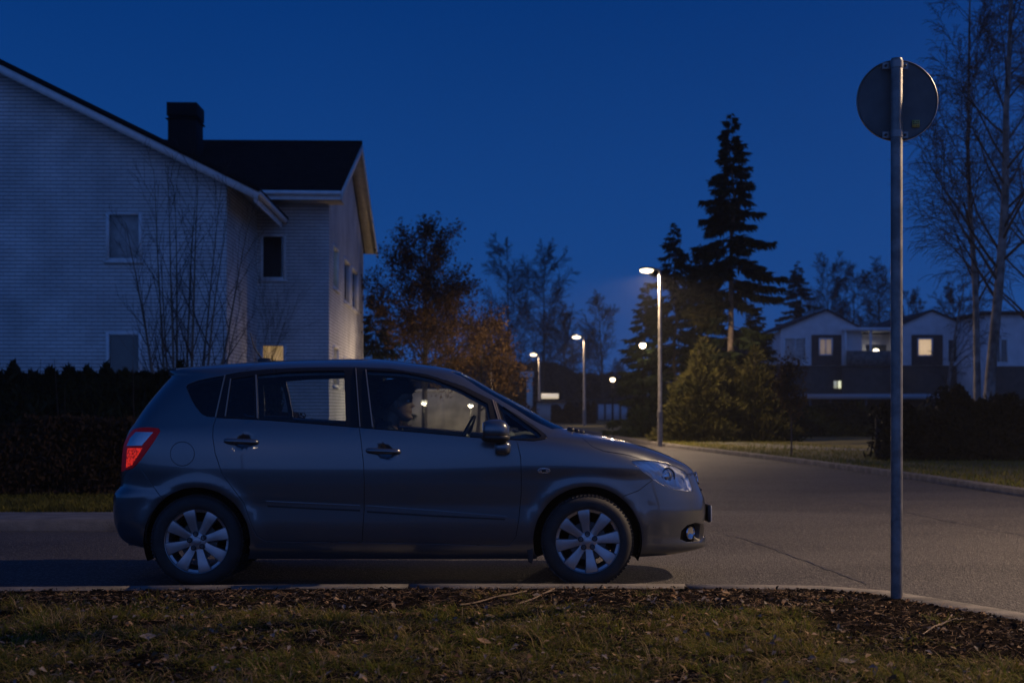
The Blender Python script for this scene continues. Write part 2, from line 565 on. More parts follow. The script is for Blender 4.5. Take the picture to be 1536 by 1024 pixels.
def panel_mesh(tv, tris, off=0., inset=.0032, skirt=.014, mirror=False, depth=None, edge_down=0.):
    """verts, faces, normals of one panel of skin"""
    used, inv = np.unique(tris, return_inverse=True)
    f = inv.reshape(-1, 3)
    q = tv[used]
    P = surf(q[:, 0], q[:, 1])
    N = snormal(q[:, 0], q[:, 1]) * _sgn
    fn = np.cross(P[f[:, 1]] - P[f[:, 0]], P[f[:, 2]] - P[f[:, 0]])
    bad = (fn * N[f].mean(1)).sum(-1) < 0
    f[bad] = f[bad][:, ::-1]
    ed = {}
    for a, b, c in f:
        for e in ((a, b), (b, c), (c, a)):
            ed[e] = 1
    bnd = [e for e in ed if (e[1], e[0]) not in ed]
    cl = lambda i: q[i, 0] < 1e-6 or q[i, 0] > PI - 1e-6
    bnd = [e for e in bnd if not (cl(e[0]) and cl(e[1]))]
    P = P + N * off
    if depth is not None:
        dd_ = depth(q, P)
        P = P + N * dd_[:, None]
        fn = np.cross(P[f[:, 1]] - P[f[:, 0]], P[f[:, 2]] - P[f[:, 0]])
        gn = np.zeros_like(P)
        for k_ in range(3):
            np.add.at(gn, f[:, k_], fn)
        gn /= np.linalg.norm(gn, axis=1, keepdims=True) + 1e-12
        near_ = np.zeros(len(P), bool)
        for k_ in range(3):
            near_[f[np.abs(dd_[f]).max(1) > 1e-5, k_]] = True
        N = np.where(near_[:, None], gn, N)
    P2 = P.copy()
    if inset and bnd:
        acc = np.zeros_like(P)
        for a, b in bnd:
            t = P[b] - P[a]
            d = np.cross(N[a], t)
            d /= np.linalg.norm(d) + 1e-9
            acc[a] += d
            acc[b] += d
        L = np.linalg.norm(acc, axis=1, keepdims=True)
        mv = np.where(L > 1e-6, acc / np.maximum(L, 1e-6), 0) * inset
        for i in range(len(P)):
            if cl(i):
                mv[i, 1] = 0
        P2 = P + mv
    V, Fc, NN = P2, [f], N
    if skirt and bnd:
        ids = sorted({i for e in bnd for i in e})
        mp = {i: len(P) + 2 * k for k, i in enumerate(ids)}
        acc2 = {}
        ex, en = [], []
        for i in ids:
            m = (P2[i] - P[i])
            L = np.linalg.norm(m)
            m = m / L if L > 1e-9 else np.zeros(3)
            ex += [P2[i] - N[i] * .0025 - m * .0015, P2[i] - N[i] * skirt - m * .0]
            nn = N[i] * .5 - m * .8
            en += [nn / (np.linalg.norm(nn) + 1e-9), (-m if L > 1e-9 else N[i])]
        V = np.vstack([P2, ex])
        NN = np.vstack([N, en])
        qd = []
        for a, b in bnd:
            qd += [(b, a, mp[a], mp[b]), (mp[b], mp[a], mp[a] + 1, mp[b] + 1)]
        Fc = [f, np.array(qd)]
    if mirror:
        V = V * np.array([1, -1, 1]) + np.array([0, 2 * YC, 0])
        NN = NN * np.array([1, -1, 1])
        Fc = [g[:, ::-1] for g in Fc]
    return V, Fc, NN


def skin(name, m, parent, parts, smooth_normals=True, **kw):
    """one object from panel meshes; parts: list of (tv, tris, mirror)"""
    mb = MB()
    nn = []
    for tv, tris, mir in parts:
        V, Fc, N = panel_mesh(tv, tris, mirror=mir, **kw)
        b0 = mb.n
        for k, g in enumerate(Fc):
            mb.add(V if k == 0 else np.zeros((0, 3)), g - (0 if k == 0 else len(V)), 0)
        nn.append(N)
    # the second group indexes the same vertices: shift handled above
    o = mb.build(name, m, parent, smooth=0)
    o.data.normals_split_custom_set_from_vertices(np.vstack(nn).tolist())
    return o


def tri(*names):
    ids = [PIDX[n] if n != 'body' else -1 for n in names]
    return TF[np.isin(TL, ids)]


def overlay(pts, smooth=False, step=6):
    """a trim piece laid on the skin: its own triangulation"""
    o = outline(pts, step, smooth)
    V = [(p[0] * SX, p[1] * SW) for p in o]
    E = [(i, (i + 1) % len(V)) for i in range(len(V))]
    ob = np.array(V)
    lo, hi = ob.min(0), ob.max(0)
    g = np.array([(x, y) for x in np.arange(lo[0], hi[0], .03) for y in np.arange(lo[1], hi[1], .03)]).reshape(-1, 2)
    if len(g):
        g = g[inpoly(g[:, 0], g[:, 1], ob)]
    if len(g):
        g = g[((g[:, None] - ob[None]) ** 2).sum(-1).min(1) > .01 ** 2]
    vs, es, fs, *_ = delaunay_2d_cdt([Vector(v) for v in V] + [Vector(p) for p in g], E, [], 0, 1e-5)
    vs = np.array([tuple(v) for v in vs])
    fs = np.array([f[:] for f in fs])
    cen = vs[fs].mean(1)
    fs = fs[inpoly(cen[:, 0], cen[:, 1], ob)]
    return vs / np.array([SX, SW]), fs


def mirror_y(P):
    P = np.array(P, float)
    return P * np.array([1, -1, 1]) + np.array([0, 2 * YC, 0])


# ---- car materials
def car_paint():
    m = bpy.data.materials.new('car_paint')
    m.use_nodes = True
    nt = m.node_tree
    p = nt.nodes['Principled BSDF']
    p.inputs['Base Color'].default_value = (.115, .124, .134, 1)
    p.inputs['Metallic'].default_value = .8
    p.inputs['Roughness'].default_value = .29
    p.inputs['Coat Weight'].default_value = 1.
    p.inputs['Coat Roughness'].default_value = .025
    tc = nt.nodes.new('ShaderNodeTexCoord')
    n = nt.nodes.new('ShaderNodeTexNoise')
    n.inputs['Scale'].default_value = 900
    nt.links.new(tc.outputs['Object'], n.inputs['Vector'])
    b = nt.nodes.new('ShaderNodeBump')
    b.inputs['Strength'].default_value = .05
    b.inputs['Distance'].default_value = .001
    nt.links.new(n.outputs['Fac'], b.inputs['Height'])
    nt.links.new(b.outputs['Normal'], p.inputs['Normal'])
    # road dust: duller and browner in blotches
    d = nt.nodes.new('ShaderNodeTexNoise')
    d.inputs['Scale'].default_value = 5
    d.inputs['Detail'].default_value = 9
    nt.links.new(tc.outputs['Object'], d.inputs['Vector'])
    mr = nt.nodes.new('ShaderNodeMapRange')
    mr.inputs['From Min'].default_value = .4
    mr.inputs['From Max'].default_value = .75
    mr.inputs['To Min'].default_value = .02
    mr.inputs['To Max'].default_value = .035
    nt.links.new(d.outputs['Fac'], mr.inputs['Value'])
    nt.links.new(mr.outputs['Result'], p.inputs['Coat Roughness'])
    return m


PAINT = car_paint()
BLACK = mat('black_plastic', (.012, .012, .013), .45, bump=.05, bscale=400)
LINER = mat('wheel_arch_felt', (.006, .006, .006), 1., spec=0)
TRIM = mat('black_trim', (.008, .008, .009), .35, spec=.3)
RUBBER = mat('tyre_rubber', (.018, .017, .016), .75, noise=.35, nscale=14, bump=.12, bscale=90)
ALLOY = mat('alloy', (.36, .36, .37), .36, metal=.85, noise=.12, nscale=9)
ALLOY_D = mat('alloy_dull', (.10, .10, .10), .5, metal=.6)
CHROME = mat('chrome', (.62, .62, .63), .12, metal=1.)
EDGE = mat('bright_trim', (.26, .22, .18), .35, metal=.6)  # tone of lamp light caught on the frame edges
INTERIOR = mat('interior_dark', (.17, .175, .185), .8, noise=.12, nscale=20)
SEATM = mat('seat_cloth', (.03, .032, .036), .9, noise=.3, nscale=40, bump=.2, bscale=200)
GLASS = glass('window_glass', (.80, .86, .86))
WSGLASS = glass('windscreen_glass', (.38, .45, .45))
DGLASS = glass('tinted_glass', (.26, .30, .32))
CLEAR = glass('lamp_lens', (.9, .92, .94), 1.45)
REFL = mat('lamp_reflector', (.88, .90, .93), .22, metal=.45, bump=.18, bscale=26, coat=1.)
REDL = mat('red_lens', (.50, .004, .008), .35, spec=.25, bump=.25, bscale=45, emit=(1., .01, .015), estr=.022)
REDG = mat('red_lens_glow', (.6, .006, .006), .3, spec=.3, bump=.6, bscale=40, emit=(1., .035, .015), estr=.17)
_n = REDG.node_tree
_v = _n.nodes.new('ShaderNodeTexVoronoi')
_v.inputs['Scale'].default_value = 55
_t = _n.nodes.new('ShaderNodeTexCoord')
_n.links.new(_t.outputs['Object'], _v.inputs['Vector'])
_m = _n.nodes.new('ShaderNodeMapRange')
_m.inputs['From Min'].default_value = .15
_m.inputs['From Max'].default_value = .75
_m.inputs['To Min'].default_value = .05
_m.inputs['To Max'].default_value = .55
_n.links.new(_v.outputs['Distance'], _m.inputs['Value'])
_n.links.new(_m.outputs['Result'], _n.nodes['Principled BSDF'].inputs['Emission Strength'])
WHITEL = mat('white_lens', (.55, .58, .62), .1, metal=.75, coat=1., bump=.1, bscale=60)

car = empty('parked_car', (-.75, YC, 0), 'grey five-door compact people carrier parked at the kerb with a driver inside', 'car')
BOTH = lambda *n: [(TV, tri(*n), False), (TV, tri(*n), True)]
skin('body', PAINT, car, BOTH('body'))
skin('hood', PAINT, car, BOTH('hood'))
fb = skin('front_bumper', PAINT, car, BOTH('front_bumper'))
rb = skin('rear_bumper', PAINT, car, BOTH('rear_bumper'))
tg = skin('tailgate', PAINT, car, BOTH('tailgate'))
skin('rear_window', DGLASS, tg, BOTH('rear_window'), off=-.006, inset=0, skirt=0)
skin('windscreen', WSGLASS, car, BOTH('windshield'), off=-.004, inset=0, skirt=0)
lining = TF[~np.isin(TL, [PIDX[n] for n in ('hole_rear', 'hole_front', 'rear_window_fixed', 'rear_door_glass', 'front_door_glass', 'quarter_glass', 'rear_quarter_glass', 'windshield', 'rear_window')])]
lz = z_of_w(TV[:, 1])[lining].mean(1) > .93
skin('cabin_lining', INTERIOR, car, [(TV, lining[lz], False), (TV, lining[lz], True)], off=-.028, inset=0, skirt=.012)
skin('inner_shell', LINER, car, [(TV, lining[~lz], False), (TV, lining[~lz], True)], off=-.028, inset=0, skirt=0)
for mir in (False, True):
    one = lambda *n: [(TV, tri(*n), mir)]
    for d in ('rear', 'front'):
        pc = inv_px([(365.5, 661.5) if d == 'rear' else (577.5, 677)])[0]
        rim_ = np.array([o for n_, o in PANELS if n_ == 'handle_recess_' + d][0])
        ru, rw = np.ptp(rim_[:, 0]) / 2, np.ptp(rim_[:, 1]) / 2
        rc = (rim_.max(0) + rim_.min(0)) / 2

        def bowl(q, P, rc=rc, ru=ru, rw=rw):
            k = ((q[:, 0] - rc[0]) / ru) ** 2 + ((q[:, 1] - rc[1]) / rw) ** 2
            return -.032 * np.clip(1 - k, 0, 1)
        dr = skin(d + '_door', PAINT, car, one(d + '_door', 'handle_recess_' + d), depth=bowl)
        skin('window_frame', TRIM, dr, one('frame_' + d), off=.001)
        skin('window', DGLASS if False else GLASS, dr, one(d + '_door_glass'), off=-.006, inset=0, skirt=0)
        if d == 'rear':
            skin('fixed_window', DGLASS, dr, one('rear_window_fixed'), off=-.006, inset=0, skirt=0)
        cx, cy = (362, 661.8) if d == 'rear' else (575, 676.3)
        hl = inv_px([(cx, cy)])[0]
        hp = surf(*hl)
        b = MB()
        pts = [hp + np.array([dx, dy, -.004 * (dx / .1)]) for dx, dy in ((-.112, .004), (-.10, -.014), (-.06, -.026), (0, -.029), (.06, -.027), (.10, -.016), (.112, .004))]
        pts = smoothpoly(pts, 4)
        if mir: pts = mirror_y(pts)
        k = len(pts)
        rr = [.0215 * min(1, .55 + .45 * math.sin(PI * (i + .5) / k) ** .5) for i in range(k)]
        b.tube(pts, rr, 12)
        b.build('door_handle', PAINT, dr, smooth=50)
        mp = [(399, 750.5), (470, 753.8), (540, 757), (541, 760.5), (540, 764), (470, 761), (401, 757.3)] if d == 'rear' else [(549.6, 757.2), (655, 764.8), (758, 773), (761, 775), (759, 777.3), (650, 772), (550, 765.6), (548.6, 761)]
        tv, tf = overlay(mp)
        md = skin('side_moulding', PAINT, dr, [(tv, tf, mir)], off=.018, inset=.003, skirt=.02)
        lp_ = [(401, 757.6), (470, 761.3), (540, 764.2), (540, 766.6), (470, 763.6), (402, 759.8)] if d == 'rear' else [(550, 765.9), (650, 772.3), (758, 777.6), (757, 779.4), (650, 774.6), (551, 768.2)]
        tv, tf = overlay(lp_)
        skin('rubber_lip', BLACK, md, [(tv, tf, mir)], off=.006, inset=0, skirt=.008)  # black strip added as the shadow line under the moulding
    skin('quarter_window', GLASS, car, one('quarter_glass'), off=-.006, inset=0, skirt=0)
    skin('rear_quarter_window', DGLASS, car, one('rear_quarter_glass'), off=-.004, inset=.001, skirt=.006)
    skin('fuel_flap', PAINT, car, one('fuel_flap'), inset=.0022) if not mir else skin('quarter_patch', PAINT, car, one('fuel_flap'), inset=0, skirt=0)
    # thin door frame edges; the bright warm colour stands for lamp light on them
    tr = [[(533.0, 553), (534.6, 553), (540.8, 640), (539.4, 640)], [(548.0, 555), (549.8, 555), (560, 640), (558, 640)], [(738, 600), (740, 601.3), (750, 632), (747.8, 632)], [(742, 603), (743.4, 603.8), (753, 634), (751.5, 634)], [(383.2, 562.6), (385.4, 562.6), (387.4, 627), (385.4, 627)], [(345.4, 568.5), (347, 568.5), (339, 624), (337.2, 624)], [(336.8, 563), (338.5, 562.8), (324.6, 625), (322.8, 625)]]
    for t in tr:
        tv, tf = overlay(t)
        skin('frame_edge_strip', EDGE, car, [(tv, tf, mir)], off=.008, inset=.0, skirt=.010)
    # head lamp: clear lens over a chrome bowl with a projector
    hlp = skin('headlamp', CLEAR, car, one('headlamp'), off=0, inset=.0025, skirt=.01)
    hc = inv_px([(1003, 715)])[0]

    def lampbowl(q, P):
        o_ = np.array([o for n_, o in PANELS if n_ == 'headlamp'][0]) * np.array([SX, SW])
        qq = q * np.array([SX, SW])
        dm_ = np.sqrt(((qq[:, None] - o_[None]) ** 2).sum(-1)).min(1)
        return -.006 - .016 * np.clip(dm_ / .03, 0, 1) - .0025 * np.sin(qq[:, 0] * 90)
    skin('reflector', REFL, hlp, one('headlamp'), inset=.001, skirt=.0, depth=lampbowl)
    cpt = surf(*hc) + np.array([0, .03, 0])
    nrm = np.array([.55, -.83, 0.])
    if mir:
        cpt, nrm = mirror_y(cpt), nrm * np.array([1, -1, 1])
    Mx = Matrix.Translation(Vector(cpt)) @ Vector(nrm).to_track_quat('Z', 'Y').to_matrix().to_4x4()
    b = MB().lathe([(.0, -.03), (.052, -.03), (.056, .0), (.050, .004), (.047, -.004), (.03, .006), (0, .012)], Mx, 28)
    b.build('projector', CHROME, hlp, smooth=40)
    MB().lathe([(.058, -.012), (.058, .002), (.066, .0), (.071, -.012)], Mx, 32).build('lamp_bezel', BLACK, hlp, smooth=40)
    cp2 = surf(*inv_px([(1024, 723)])[0]) + np.array([-.01, .035, 0])
    if mir: cp2 = mirror_y(cp2)
    Mx2 = Matrix.Translation(Vector(cp2)) @ Vector(nrm).to_track_quat('Z', 'Y').to_matrix().to_4x4()
    MB().lathe([(.03, -.03), (.032, .0), (.028, .003), (.02, -.012), (0, -.02)], Mx2, 24).build('indicator_bulb', CHROME, hlp, smooth=40)
    tl = skin('tail_lamp', REDL, car, one('tail_lamp'), off=.003, inset=.002)
    skin('reversing_lens', WHITEL, tl, one('tail_reverse'), off=.004, inset=.001, skirt=.006)
    skin('stop_lens', REDG, tl, one('tail_low'), off=.004, inset=.001, skirt=.006)

    fc = inv_px([(1037, 799)])[0]

    def fogbowl(q, P):
        k = ((q[:, 0] - fc[0]) / .085) ** 2 + ((q[:, 1] - fc[1]) / .05) ** 2
        return -.055 * np.clip(1 - k * .8, 0, 1) ** .5
    skin('fog_lamp_recess', BLACK, fb, one('fog_recess'), inset=0, skirt=0, depth=fogbowl)
    fpt = surf(*fc) + np.array([-.012, .03, .0])
    fn = np.array([.72, -.69, 0.])
    if mir: fpt, fn = mirror_y(fpt), fn * np.array([1, -1, 1])
    Mx = Matrix.Translation(Vector(fpt)) @ Vector(fn).to_track_quat('Z', 'Y').to_matrix().to_4x4()
    MB().lathe([(0, -.02), (.046, -.02), (.05, .012), (.045, .018), (.042, .01), (.02, .006), (0, .004)], Mx, 28).build('fog_lamp', CHROME, fb, smooth=40)
    tv, tf = overlay([(806, 705.5), (809, 702), (816, 701.2), (823, 702.5), (826, 705.8), (822, 709), (815, 709.6), (809, 708.6)], step=3)
    sr = skin('side_repeater', WHITEL, car, [(tv, tf, mir)], off=.006, inset=.001, skirt=.008)
    tv, tf = overlay([(812.5, 703.5), (818.5, 703.5), (818.5, 707.5), (812.5, 707.5)], step=3)
    skin('bulb_mark', BLACK, sr, [(tv, tf, mir)], off=.0072, inset=0, skirt=0)
    # mud flap behind the front wheel
    b = MB()
    y0 = surf(*inv_x(.09, .30))[1]
    pl = [at(799, 797, 10.02), at(800, 838, 10.02), at(797.5, 846, 10.02), at(792, 842, 10.02), at(790, 822, 10.02), at(796, 797, 10.02)]
    V = [(p[0], y0 + .008, p[2]) for p in pl] + [(p[0], y0 + .13, p[2]) for p in pl]
    if mir: V = mirror_y(V)
    b.add(V, [tuple(range(6)), tuple(range(11, 5, -1))] + [(i, 6 + i, 6 + (i + 1) % 6, (i + 1) % 6) for i in range(6)])
    b.build('mud_flap', BLACK, car, bevel=.004)
    # door mirror
    mc = np.array(at(743, 645.5, 9.87))
    sg = 1
    if mir: mc = mirror_y(mc); sg = -1
    b = MB().sell(mc, (.100, .105, .079), (.72, .74), (36, 22))
    V = b.v[0] - mc
    V[:, 0] *= np.where(V[:, 0] > 0, 1 - .12 * V[:, 2] / .079, 1.)
    V[:, 0] = np.maximum(V[:, 0], -.082)      # flat glass side looks back
    b.v[0] = V + mc
    mh = b.build('door_mirror', PAINT, car, smooth=45)
    b = MB().sell(mc + np.array([.002, 0, -.047]), (.1005, .1035, .0345), (.7, .75), (36, 14))
    b.build('lower_shell', BLACK, mh, smooth=45)
    fp = np.array(at(754, 671.5, 9.93))
    if mir: fp = mirror_y(fp)
    MB().sell(fp, (.058, .075, .05), (.75, .6), (24, 14)).build('mirror_foot', PAINT, mh, smooth=45)
    MB().box(mc + np.array([-.084, 0, .002]), (.004, .17, .115)).build('mirror_glass', CHROME, mh, bevel=.002)

skin('grille', BLACK, fb, BOTH('grille'), off=-.012, inset=0, skirt=0)
skin('lower_grille', BLACK, fb, BOTH('lower_intake'), off=-.02, inset=0, skirt=0)
for zz in (.652, .70, .745):
    ph = np.linspace(0, .29, 14)
    P = surf(ph, np.full(14, float(w_of_z(zz)))) + np.array([.004, 0, 0])
    P = np.vstack([mirror_y(P[::-1]), P[1:]])
    MB().tube(P, .007, 6).build('grille_bar', CHROME if zz > .72 else BLACK, fb, smooth=50)
Mx = Matrix.Translation(Vector((surf(0, float(w_of_z(.70)))[0] + .012, YC, .70))) @ Vector((1, 0, .15)).to_track_quat('Z', 'Y').to_matrix().to_4x4()
bd = MB()
w = np.linspace(0, 2 * PI, 32, endpoint=False)
bd.tube([Mx @ Vector((.048 * math.sin(a), .07 * math.cos(a), 0)) for a in w] + [Mx @ Vector((0, .07, 0))], .007, 8)
bd.tube([Mx @ Vector((-.04, y, 0)) for y in np.linspace(-.03, .03, 5)], .006, 6)
bd.build('front_badge', CHROME, fb, smooth=50)
npx = float(_xf(.47))
pl = MB().box((npx + .028, YC, .475), (.008, .52, .115)).build('number_plate', mat('plate_white', (.6, .6, .58), .4), fb, bevel=.002)
MB().box((npx + .012, YC, .475), (.022, .535, .13)).build('plate_holder', BLACK, fb, bevel=.003)
MB().box((-2.895, YC, .84), (.012, .52, .115)).build('rear_plate', mat('plate_back', (.6, .6, .58), .4), tg, bevel=.002)
# spoiler lip over the rear glass
ph = np.linspace(2.45, PI, 16)
P = surf(ph, np.full(16, float(w_of_z(1.545))))
P = np.vstack([P, mirror_y(P[::-1][1:])])
sp = MB()
k = len(P)
V = np.vstack([P + np.array([-.012, 0, .006]), P + np.array([-.004, 0, -.045]), P + np.array([.06, 0, -.06]), P + np.array([.10, 0, .016])])
sp.add(V, [(r * k + i, r * k + i + 1, ((r + 1) % 4) * k + i + 1, ((r + 1) % 4) * k + i) for r in range(4) for i in range(k - 1)] + [(0, k, 2 * k, 3 * k), (4 * k - 1, 3 * k - 1, 2 * k - 1, k - 1)])
sp.build('spoiler', PAINT, car, smooth=40)
# wipers and washer jets at the cowl
wp = MB()
c0 = np.array(at(850, 644, 10.45))
wp.tube([c0 + np.array([-.10, -.05, .0]), c0 + np.array([.0, .1, .012]), c0 + np.array([.03, .5, -.02])], .010, 8)
wp.sell(c0 + np.array([.03, -.02, -.004]), (.028, .03, .022), (.8, .8), (14, 8))
wp.sell(c0 + np.array([.075, .02, -.012]), (.022, .025, .018), (.8, .8), (14, 8))
wp.sell(c0 + np.array([.11, .06, -.02]), (.03, .03, .012), (.8, .8), (14, 8))
wp.build('wiper', BLACK, car, smooth=50)
an = MB()
a0 = np.array(at(397, 541, 10.88))
an.sell(a0 + np.array([.0, 0, .0]), (.055, .02, .022), (.8, .8), (16, 8))
an.tube([a0 + np.array([-.02, 0, .012]), a0 + np.array([-.08, 0, .10]), np.array(at(375, 499, 10.88))], [.006, .0045, .003], 8)
an.build('roof_aerial', BLACK, car, smooth=50)

# ---- wheels
def make_wheel(x, y, side, spin, steer=0):
    """side -1: outer face towards -Y"""
    base = Matrix.Translation((x, y, .322)) @ Matrix.Rotation(R(90) if side < 0 else R(-90), 4, 'X') @ Matrix.Rotation(spin, 4, 'Z')
    prof = [(.222, .0), (.232, .012), (.25, .02), (.285, .016), (.302, .006), (.312, -.006), (.321, -.022), (.3235, -.045), (.3235, -.15), (.318, -.175), (.305, -.19), (.26, -.205), (.225, -.19)]
    rim = MB()
    rim.lathe([(.2235, .006), (.2275, .010), (.2275, .0), (.222, -.012), (.205, -.02), (.200, -.06), (.195, -.18), (.222, -.19)], base, 64)
    rim.lathe([(.0, -.005), (.045, -.005), (.062, -.012), (.07, -.03), (.06, -.04), (0, -.04)], base, 40)
    for k in range(8):
        a = 2 * PI * k / 8
        rot = base @ Matrix.Rotation(a, 4, 'Z')
        out = []
        stations = [(.045, .030, -.012), (.075, .0275, -.010), (.12, .033, -.004), (.17, .041, .002), (.205, .046, .003), (.2215, .048, .001)]
        V, Fc = [], []
        for r, hw_, zz in stations:
            for t, (ty, tz) in enumerate(((-1, -.010), (-.86, 0.), (-.3, .0015), (.3, -.0005), (.86, -.003), (1, -.013), (.7, -.035), (-.7, -.035))):
                V.append(tuple(rot @ Vector((r, ty * hw_, zz + tz))))
        for i in range(len(stations) - 1):
            for t in range(8):
                t2 = (t + 1) % 8
                Fc.append((i * 8 + t, (i + 1) * 8 + t, (i + 1) * 8 + t2, i * 8 + t2))
        Fc.append(tuple(range(8)))
        rim.add(V, Fc)
    wh = rim.build('wheel', ALLOY, car, smooth=28)
    ty = MB().lathe(prof, base, 96)
    # shallow tread blocks round the shoulder
    for k in range(72):
        a = 2 * PI * k / 72
        rot = base @ Matrix.Rotation(a, 4, 'Z')
        for zc, ln in ((-.035, .045), (-.088, .04), (-.14, .045)):
            ty.add([tuple(rot @ Vector((rr, dy, zc + dz))) for rr in (.318, .3275) for dy, dz in ((-.010, -ln / 2), (.010, -ln / 2 + .008), (.010, ln / 2 + .008), (-.010, ln / 2))],
                   [(4, 5, 6, 7), (0, 1, 5, 4), (1, 2, 6, 5), (2, 3, 7, 6), (3, 0, 4, 7)])
    ty.build('tyre', RUBBER, wh, smooth=40)
    MB().lathe([(0, .003), (.018, .003), (.027, .0), (.030, -.006), (.030, -.02)], base, 32).build('hub_cap', ALLOY, wh, smooth=40)
    MB().lathe([(0, -.055), (.135, -.055), (.135, -.075), (0, -.075)], base, 40).build('brake_disc', ALLOY_D, wh, smooth=40)
    for k in range(5):
        a = 2 * PI * k / 5 + .22
        Mn = base @ Matrix.Translation((.052 * math.cos(a), .052 * math.sin(a), 0))
        ln = MB().lathe([(0, .0015), (.008, .0015), (.0095, -.002), (.010, -.02)], Mn, 12)
        ln.lathe([(.0112, .002), (.0195, .0005), (.0195, -.012), (.0112, -.012)], Mn, 16, mi=1)  # black ring in place of the shade in the nut hole
        ln.build('wheel_nut', [ALLOY_D, BLACK], wh, smooth=40)
    # dark liner of the arch
    sgn = 1 if side < 0 else -1
    lin = MB()
    aa = np.linspace(R(-22), R(202), 30)
    rr = .386
    V = []
    for a in aa:
        for dy in (.035, .30):
            V.append((x + rr * math.cos(a), y + sgn * dy, .322 + rr * math.sin(a)))
    lin.add(V, [(2 * i, 2 * i + 1, 2 * i + 3, 2 * i + 2) for i in range(29)])
    cv = [(x + rr * math.cos(a), y + sgn * .30, .322 + rr * math.sin(a)) for a in aa]
    lin.add(cv + [(x, y + sgn * .30, .322)], [(i, i + 1, len(cv)) for i in range(len(cv) - 1)])
    lin.build('arch_liner', LINER, car, smooth=60)


YN = YC - .845
for wx, sp_ in ((WHEELS['rear'][0], R(15)), (WHEELS['front'][0], R(8))):
    make_wheel(wx, YN, -1, sp_)
    make_wheel(wx, 2 * YC - YN, 1, sp_ + .3)
ub = MB()
ub.bb(-1.83, .13, YC - .78, YC + .78, .225, .27)
ub.bb(-2.80, -1.83, YC - .50, YC + .50, .26, .36)
ub.bb(.13, 1.25, YC - .50, YC + .50, .225, .30)
ub.tube([(-2.7, YC + .3, .25), (-1.9, YC + .25, .22), (-.2, YC + .1, .22)], .03, 10)
ub.tube([(-2.72, YC + .32, .24), (-2.35, YC + .32, .24)], .085, 14)
ub.build('underbody', BLACK, car, smooth=40)
# jacking points under the sill
for a0_, a1_ in ((500, 545), (690, 730), (780, 792)):
    p, q = at(a0_, 833, 10.1), at(a1_, 835, 10.1)
    MB().bb(p[0], q[0], 10.09, 10.16, .205, .24).build('jacking_lug', BLACK, car, bevel=.008)
# ---- cabin
MB().bb(-1.78, .08, YC - .72, YC + .72, .30, .34).build('cabin_floor', INTERIOR, car)


def seat(x, y, w=.25, back=.62, rec=14, hr=True):
    s = MB().sell((x + .02, y, .60), (.26, w, .09), (.4, .5), (28, 12)).build('seat_cushion', SEATM, car, smooth=60)
    Mr = Matrix.Rotation(R(-rec), 4, 'Y')
    c = Vector((x - .25, y, .60)) + Mr @ Vector((0, 0, back / 2))
    MB().sell(c, (.075, w - .01, back / 2 + .03), (.5, .45), (28, 16), Mr).build('seat_back', SEATM, car, smooth=60)
    if hr:
        c2 = Vector((x - .25, y, .60)) + Mr @ Vector((0, 0, back + .14))
        h = MB().sell(c2, (.05, .125, .085), (.6, .6), (24, 14), Mr)
        for dy in (-.05, .05):
            e = Vector((0, dy, 0))
            h.tube([c2 + e, c2 + e + Mr @ Vector((0, 0, -.17))], .006, 8)
        h.build('head_rest', SEATM, car, smooth=60)


seat(-.72, YC - .40, rec=12)
seat(-.80, YC + .40, rec=14)
seat(-1.78, YC - .36, w=.32, back=.52)
seat(-1.78, YC + .36, w=.32, back=.52)
b = MB()
prof = [(.34, .99), (.28, 1.055), (.10, 1.075), (-.05, 1.05), (-.14, .98), (-.12, .80), (.02, .73), (.34, .73)]
b.prism(prof, YC - .66, YC + .66, lambda a, h, d: (a, d, h))
b.build('dashboard', INTERIOR, car, bevel=.015)
MB().sell((-.07, YC - .40, 1.06), (.09, .2, .035), (.6, .7), (24, 10)).build('instrument_cowl', INTERIOR, car, smooth=60)
# steering wheel
STC = Vector((-.365, YC - .40, 1.035))
ax = Vector((-.88, 0, .47)).normalized()
Ms = Matrix.Translation(STC) @ ax.to_track_quat('Z', 'Y').to_matrix().to_4x4()
sw = MB()
sw.lathe([(.180 + .016 * math.cos(t), .016 * math.sin(t)) for t in np.linspace(0, 2 * PI, 10, endpoint=False)], Ms, 40, closed=True)
for a in (R(90), R(205), R(335)):
    sw.tube([Ms @ Vector((0, 0, -.02)), Ms @ Vector((.178 * math.cos(a), .178 * math.sin(a), 0))], [.03, .016], 8)
sw.lathe([(0, .012), (.045, .01), (.06, -.01), (.05, -.04), (0, -.05)], Ms, 24)
sw.tube([Ms @ Vector((0, 0, -.04)), Ms @ Vector((0, 0, -.35))], .03, 10)
sw.build('steering_wheel', TRIM, car, smooth=50)
rvm = MB().sell((-.42, YC, 1.42), (.025, .12, .035), (.6, .6), (20, 10))
rvm.tube([(-.40, YC, 1.44), (-.37, YC, 1.49)], .01, 8)
rvm.build('rear_view_mirror', BLACK, car, smooth=50)
# ================================================================= ground, road, kerbs
rng = np.random.default_rng(7)


def terrain(name, xs, ys, zf, m, kind='structure'):
    xx, yy = np.meshgrid(xs, ys)
    V = np.stack([xx, yy, zf(xx, yy)], -1).reshape(-1, 3)
    nx = len(xs)
    i, j = np.meshgrid(np.arange(len(ys) - 1), np.arange(nx - 1), indexing='ij')
    b = (i * nx + j).reshape(-1)
    o = MB().add(V, np.stack([b, b + 1, b + nx + 1, b + nx], -1)).build(name, m, smooth=0)
    return tag(o, kind=kind)


